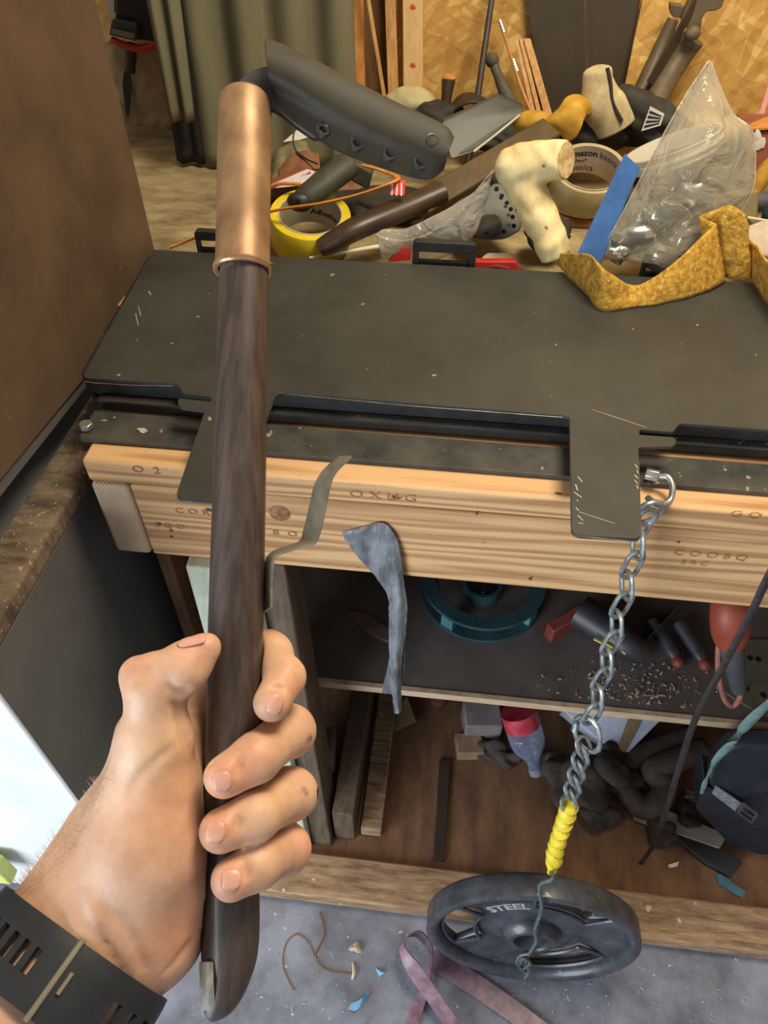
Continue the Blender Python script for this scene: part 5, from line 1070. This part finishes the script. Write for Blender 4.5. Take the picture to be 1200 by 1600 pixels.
# ================================================================== UNDER THE BENCH: ON THE SHELF
Zs = .3342
def sh_(x, y, h=0): return Zp(x, y, Zs + h)
lf = roundpoly([sh_(539, 956), sh_(572, 962), sh_(604, 982), sh_(622, 1004), sh_(606, 1006), sh_(570, 990)], .006)
o = mk('wooden_spatula', prism(lf, (0, 0, .008)), M('grey_pink_wood', (92, 76, 70), (124, 106, 98), 20, (2, 2, 1), .7), label='pale pointed leaf-shaped wood piece lying on the lower shelf', cat='wood piece', bevel=.002)
c = sh_(752, 925); sp_ = thing('teal_spool', 'blue-teal plastic spool frame lying on the lower shelf behind the tape strip', 'spool', c)
for h in (.004, .040): mk('flange', lathe([(.088, -.0035), (.112, -.0035), (.112, .0035), (.088, .0035)], c + A(0, 0, h), (0, 0, 1), 48, loop=True), teal_m, sp_)
for a in (-2.15, -.6, 1.0, 2.6): mk('flange_spacer', obox(c + A(.10 * math.cos(a), .10 * math.sin(a), .022), A(math.cos(a), math.sin(a), 0) * .010, A(-math.sin(a), math.cos(a), 0) * .012, (0, 0, .0144)), M('bright_teal', (62, 118, 122), (80, 138, 140), 20, rough=.4), sp_, label='bright teal spacer')
mk('hub', lathe([(.03, 0), (.036, 0), (.036, .03), (.03, .03)], c + A(0, 0, .001), (0, 0, 1), 32, loop=True), teal_m, sp_)
dr = thing('black_tool', 'black tool body with yellow markings lying on the lower shelf behind the chain', 'tool', sh_(960, 990))
mk('tool_body', tube([sh_(905, 955, .035), sh_(950, 985, .03), sh_(985, 1010, .026), sh_(1012, 1022, .022)], [.032, .030, .026, .016], 24, 16), M('tool_black', (34, 34, 36), (50, 50, 52), 30, rough=.45), dr)
for k in range(3): mk('yellow_mark', bar(sh_(928 + 18 * k, 998 + 7 * k, .043 - .004 * k), sh_(942 + 18 * k, 1005 + 8 * k, .042 - .004 * k), .004, .003), M('yellow_print', (200, 178, 80), (214, 192, 100), 30), dr)
o = mk('red_block', obox(sh_(882, 975, .02), A(.028, .02, .006), A(-.006, .009, 0), A(0, 0, .018)), red_dull, label='dull red block on the lower shelf left of the black tool', cat='block', bevel=.003)
o = mk('grey_board', prism([sh_(1010, 1000, .0), sh_(1062, 944, .0), sh_(1062, 944, .05), sh_(1010, 1000, .05)], (.02, .022, 0)), M('slab_grey', (70, 66, 60), (92, 88, 80), 20, rough=.7), label='grey slab on edge on the lower shelf behind the pliers', cat='slab', bevel=.002)
for i, (x, y) in enumerate(((1060, 1036), (1102, 1040))):
    t = thing('pliers', ('pair of dark tool legs with red tip, nearer the chain, on the lower shelf', 'dark tool leg with red tip on the lower shelf beside the orange tool')[i], 'pliers', sh_(x, y), 'red-tipped tools on the shelf')
    mk('tool_leg', tube([sh_(x - 42, y - 66, .02), sh_(x - 12, y - 20, .012), sh_(x - 3, y - 6, .010)], [.012, .011, .009], 12, 10), iron, t); mk('red_tip', tube([sh_(x - 4, y - 8, .010), sh_(x, y, .010), sh_(x + 4, y + 6, .010)], [.0095, .0105, .006], 10, 10), red_dull, t)
hg = thing('orange_tool', 'orange-red tool handle with grey rubber sleeve and looped cable, hanging over the lower shelf', 'tool', Yp(1140, 1080, .66))
mk('handle', tube([Yp(1150, 900, .76), Yp(1142, 950, .70), Yp(1141, 985, .685), Yp(1141, 1003, .68)], [.030, .0285, .0275, .022], 20, 18), glove_r, hg)
mk('rubber_sleeve', tube([Yp(1141, 1000, .68), Yp(1148, 1040, .665), Yp(1154, 1078, .655)], [.0185, .0155, .0115], 14, 14), rubber_g, hg)
mk('cable', tube([Yp(1155, 1074, .655), Yp(1156, 1090, .65), Yp(1146, 1103, .647), Yp(1134, 1096, .648), Yp(1126, 1072, .655), Yp(1122, 1040, .665), Yp(1123, 1005, .68), Yp(1128, 960, .72)], .0044, 40, 10), M('orange_grey_cable', (150, 92, 80), (176, 116, 102), 30, rough=.5), hg)
pfp = thing('perforated_plate', 'olive grey perforated metal plate on the lower shelf at the right edge', 'plate', sh_(1180, 1070))
mk('plate', prism([sh_(1118, 1075, .001), sh_(1150, 1000, .001), sh_(1240, 1000, .001), sh_(1240, 1135, .001), sh_(1190, 1120, .001)], (0, 0, .003)), M('olive_plate', (92, 90, 74), (116, 112, 92), 30, rough=.6), pfp, bevel=.0008)
for x, y in ((1166, 1076), (1193, 1086), (1185, 1030), (1206, 1045), (1172, 1028)): mk('punched_hole', lathe([(.0055, 0), (.0050, .0006), (1e-6, .0007)], sh_(x, y, .004), (0, 0, 1), 14), hole_m, pfp)

# ================================================================== UNDER THE BENCH: ON THE BOTTOM BOARD
Zf = .0265
def fl_(x, y, h=0): return Zp(x, y, Zf + h)
cb = thing('cardboard_piece', 'torn folded tan cardboard piece lying under the shelf behind the tape strip', 'cardboard', fl_(620, 1130))
mk('card_flap', prism([fl_(596, 1118, .004), fl_(636, 1090, .03), fl_(650, 1128, .02), fl_(612, 1146, .003)], (0, 0, .003)), card, cb); mk('card_flap', prism([fl_(577, 1142, .002), fl_(590, 1132, .012), fl_(612, 1150, .010), fl_(596, 1162, .002)], (0, 0, .003)), card, cb)
o = mk('wooden_block', obox(fl_(733, 1166, .016), A(.026, .004, 0), A(-.004, .022, 0), A(0, 0, .0155)), M('block_wood', (120, 96, 72), (150, 124, 96), 24, rough=.8, bump=.3), label='small brown wooden block on the bottom board left of the bottle', cat='block', bevel=.003)
o = mk('grey_box', obox(fl_(752, 1126, .035), A(.036, .004, 0), A(-.004, .03, 0), A(0, 0, .034)), M('grey_carton', (112, 106, 104), (136, 128, 126), 20, rough=.8), label='plain grey box under the shelf behind the wooden block', cat='box', bevel=.003)
o = mk('red_disc', lathe([(.018, 0), (.018, .012), (.015, .014)], fl_(684, 1092, .01), (0, -.4, 1), 20), red_dull, label='dim red lid in the shadow under the shelf', cat='lid')
bt = thing('plastic_bottle', 'clear plastic bottle with red label leaning in the debris under the shelf', 'bottle', fl_(825, 1195))
ba, bb = fl_(812, 1118, .12), fl_(838, 1205, .018); bx = n_(bb - ba); Lb = np.linalg.norm(bb - ba)
mk('bottle_body', lathe([(.030, 0), (.034, .006), (.034, Lb * .45), (.031, Lb * .55), (.018, Lb * .72), (.013, Lb * .78), (.012, Lb)], ba, bx, 28), bottle_m, bt)
mk('red_label', lathe([(.0346, -.010), (.0346, Lb * .18)], ba, bx, 28), M('bottle_label_red', (158, 40, 54), (190, 70, 84), 30, rough=.4), bt); mk('cap', lathe([(.0145, Lb - .012), (.0145, Lb + .004)], ba, bx, 20), M('bottle_cap', (110, 112, 124), (130, 132, 144), 20, rough=.4), bt)
for i, (x, y, r, lab) in enumerate(((765, 1172, .022, 'black charred lump beside the wooden block'), (795, 1185, .020, 'black charred lump in front of the bottle'), (858, 1195, .024, 'dark lump right of the bottle'), (830, 1178, .018, 'small black lump under the bottle'), (905, 1225, .045, 'large dark crumpled bundle behind the lower chain'), (950, 1200, .045, 'dark crumpled bundle behind the chain ring, beneath the white box'), (940, 1275, .026, 'dark lump on the bottom board right of the yellow wrap'), (1035, 1300, .02, 'dark lump beside the hanging cord'), (1075, 1275, .018, 'dark lump left of the navy pouch'))):
    o = mk('debris_lump', blob(fl_(x, y, r * .95), (r * 1.2, r, r * .75), 80 + i, .2, 36, 22), concrete_d, label=lab, cat='debris', smooth=180)
wbx = thing('white_box', 'white box with tan tape strip under the shelf behind the chain ring', 'box', fl_(950, 1150))
q0, q1, q2, q3 = fl_(880, 1110, .09), fl_(1040, 1118, .09), fl_(982, 1176, .06), fl_(940, 1160, .06)
mk('box_side', prism([q0, q1, q2, q3], (0, .02, -.05)), M('white_blue_card', (176, 180, 200), (196, 200, 216), 40, rough=.6), wbx, bevel=.002)
mk('tan_tape', prism([fl_(985, 1114, .0915), fl_(1006, 1116, .0915), fl_(976, 1176, .0625), fl_(964, 1170, .0625)], (0, -.0008, .0006)), card, wbx)
hsn = thing('dark_hose', 'thick dark brown hose coiled under the shelf behind the hanging cord', 'hose', fl_(1000, 1240))
hm = M('dark_rubber_hose', (60, 50, 44), (82, 70, 62), 30, rough=.7)
mk('hose', tube([fl_(1080, 1150, .05), fl_(1030, 1170, .045), fl_(985, 1190, .04), fl_(972, 1215, .034), fl_(985, 1245, .03), fl_(1008, 1262, .028), fl_(1030, 1250, .04), fl_(1040, 1225, .05), fl_(1020, 1205, .06), fl_(1050, 1190, .07), fl_(1100, 1170, .07)], .0225, 70, 14), hm, hsn, smooth=180)
o = mk('pale_plank', prism([fl_(986, 1262, .001), fl_(1010, 1258, .001), fl_(1135, 1308, .001), fl_(1120, 1330, .001), fl_(1040, 1302, .001), fl_(990, 1282, .001)], (0, 0, .014)), M('pale_grey_wood', (132, 116, 104), (176, 162, 152), 20, (1, 3, 1), .8, bump=.3), label='splintered pale plank on the bottom board in front of the hose', cat='plank', bevel=.002)
o = mk('black_strip', prism([fl_(1032, 1296, .001), fl_(1062, 1296, .001), fl_(1158, 1350, .001), fl_(1140, 1372, .001), fl_(1100, 1352, .001)], (0, 0, .012)), M('slab_black', (30, 31, 36), (44, 45, 52), 30, rough=.6), label='flat black strip lying in front of the pale plank', cat='slab', bevel=.002)
o = mk('teal_chip', prism([fl_(1118, 1366, .001), fl_(1126, 1368, .001), fl_(1164, 1394, .001), fl_(1158, 1404, .001), fl_(1122, 1382, .001)], (0, 0, .004)), M('blue_teal', (60, 100, 118), (80, 122, 140), 30, rough=.6), label='blue-teal strip of scrap on the bottom board near the right edge', cat='scrap')
o = mk('white_chip', prism([fl_(1043, 1352, .001), fl_(1060, 1347, .001), fl_(1058, 1354, .001), fl_(1046, 1357, .001)], (0, 0, .003)), white_m, label='small white chip on the brown bottom board', cat='chip')
pc = thing('navy_pouch', 'navy black pouch with teal straps and buckle slumped under the bench, right edge', 'pouch', fl_(1140, 1320))
Yq = min(np.linspace(.5, .66, 161), key=lambda v: abs(Yp(1150, 1327, v)[2] - .034))   # so the pouch stands on the board
pq = lambda x, y, d=0: Yp(x, y, Yq + d)
mk('pouch_body', prism(roundpoly([pq(1086, 1262), pq(1100, 1226), pq(1240, 1300), pq(1240, 1360), pq(1164, 1326), pq(1148, 1328)], .010, 5), (0, .05, .01)), bag_m, pc, bevel=.006, bseg=3)
mk('pouch_flap', prism(roundpoly([pq(1106, 1226, -.006), pq(1118, 1190, .02), pq(1148, 1166, .03), pq(1240, 1170, .03), pq(1240, 1300, -.006), pq(1188, 1294, -.008)], .012, 5), (0, .03, .006)), M('navy_flap', (20, 24, 32), (32, 38, 50), 30, rough=.5), pc, bevel=.006, bseg=3)
mk('teal_binding', tube([pq(1096, 1240, -.004), pq(1102, 1222, -.004), pq(1116, 1192, .02), pq(1138, 1166, .03), pq(1150, 1158, .03)], [.003, .0045, .008, .009, .004], 24, 8, squash=.4, sdir=(0, 1, .5)), teal_strap, pc, label='teal webbing edge')
mk('shoulder_strap', tube([pq(1140, 1164, .03), Yp(1160, 1140, .60), Yp(1186, 1112, .60), Yp(1230, 1075, .61)], .010, 16, 8, squash=.45, sdir=(0, 1, .5)), teal_strap, pc)
mk('grey_webbing', prism([pq(1112, 1238, -.004), pq(1118, 1226, -.004), pq(1170, 1262, -.012), pq(1162, 1276, -.012)], (0, -.003, .001)), M('grey_webbing', (96, 100, 104), (140, 144, 148), 160, rough=.8), pc)
bk_ = [pq(1152, 1268, -.018), pq(1162, 1256, -.018), pq(1182, 1270, -.020), pq(1174, 1284, -.020)]
mk('buckle', merge(*[bar(bk_[i], bk_[(i + 1) % 4], .004, .005, up=(0, -1, .3)) for i in range(4)]), iron, pc, label='black plastic buckle'); mk('buckle_slot', bar(pq(1157, 1262, -.018), pq(1178, 1277, -.020), .003, .004, up=(0, -1, .3)), iron, pc)
o = mk('grey_scrap', blob(fl_(1083, 1244, .01), (.014, .010, .009), 99, .25), M('lilac_scrap', (120, 120, 134), (150, 150, 162), 30), label='pale lilac scrap left of the navy pouch', cat='scrap')
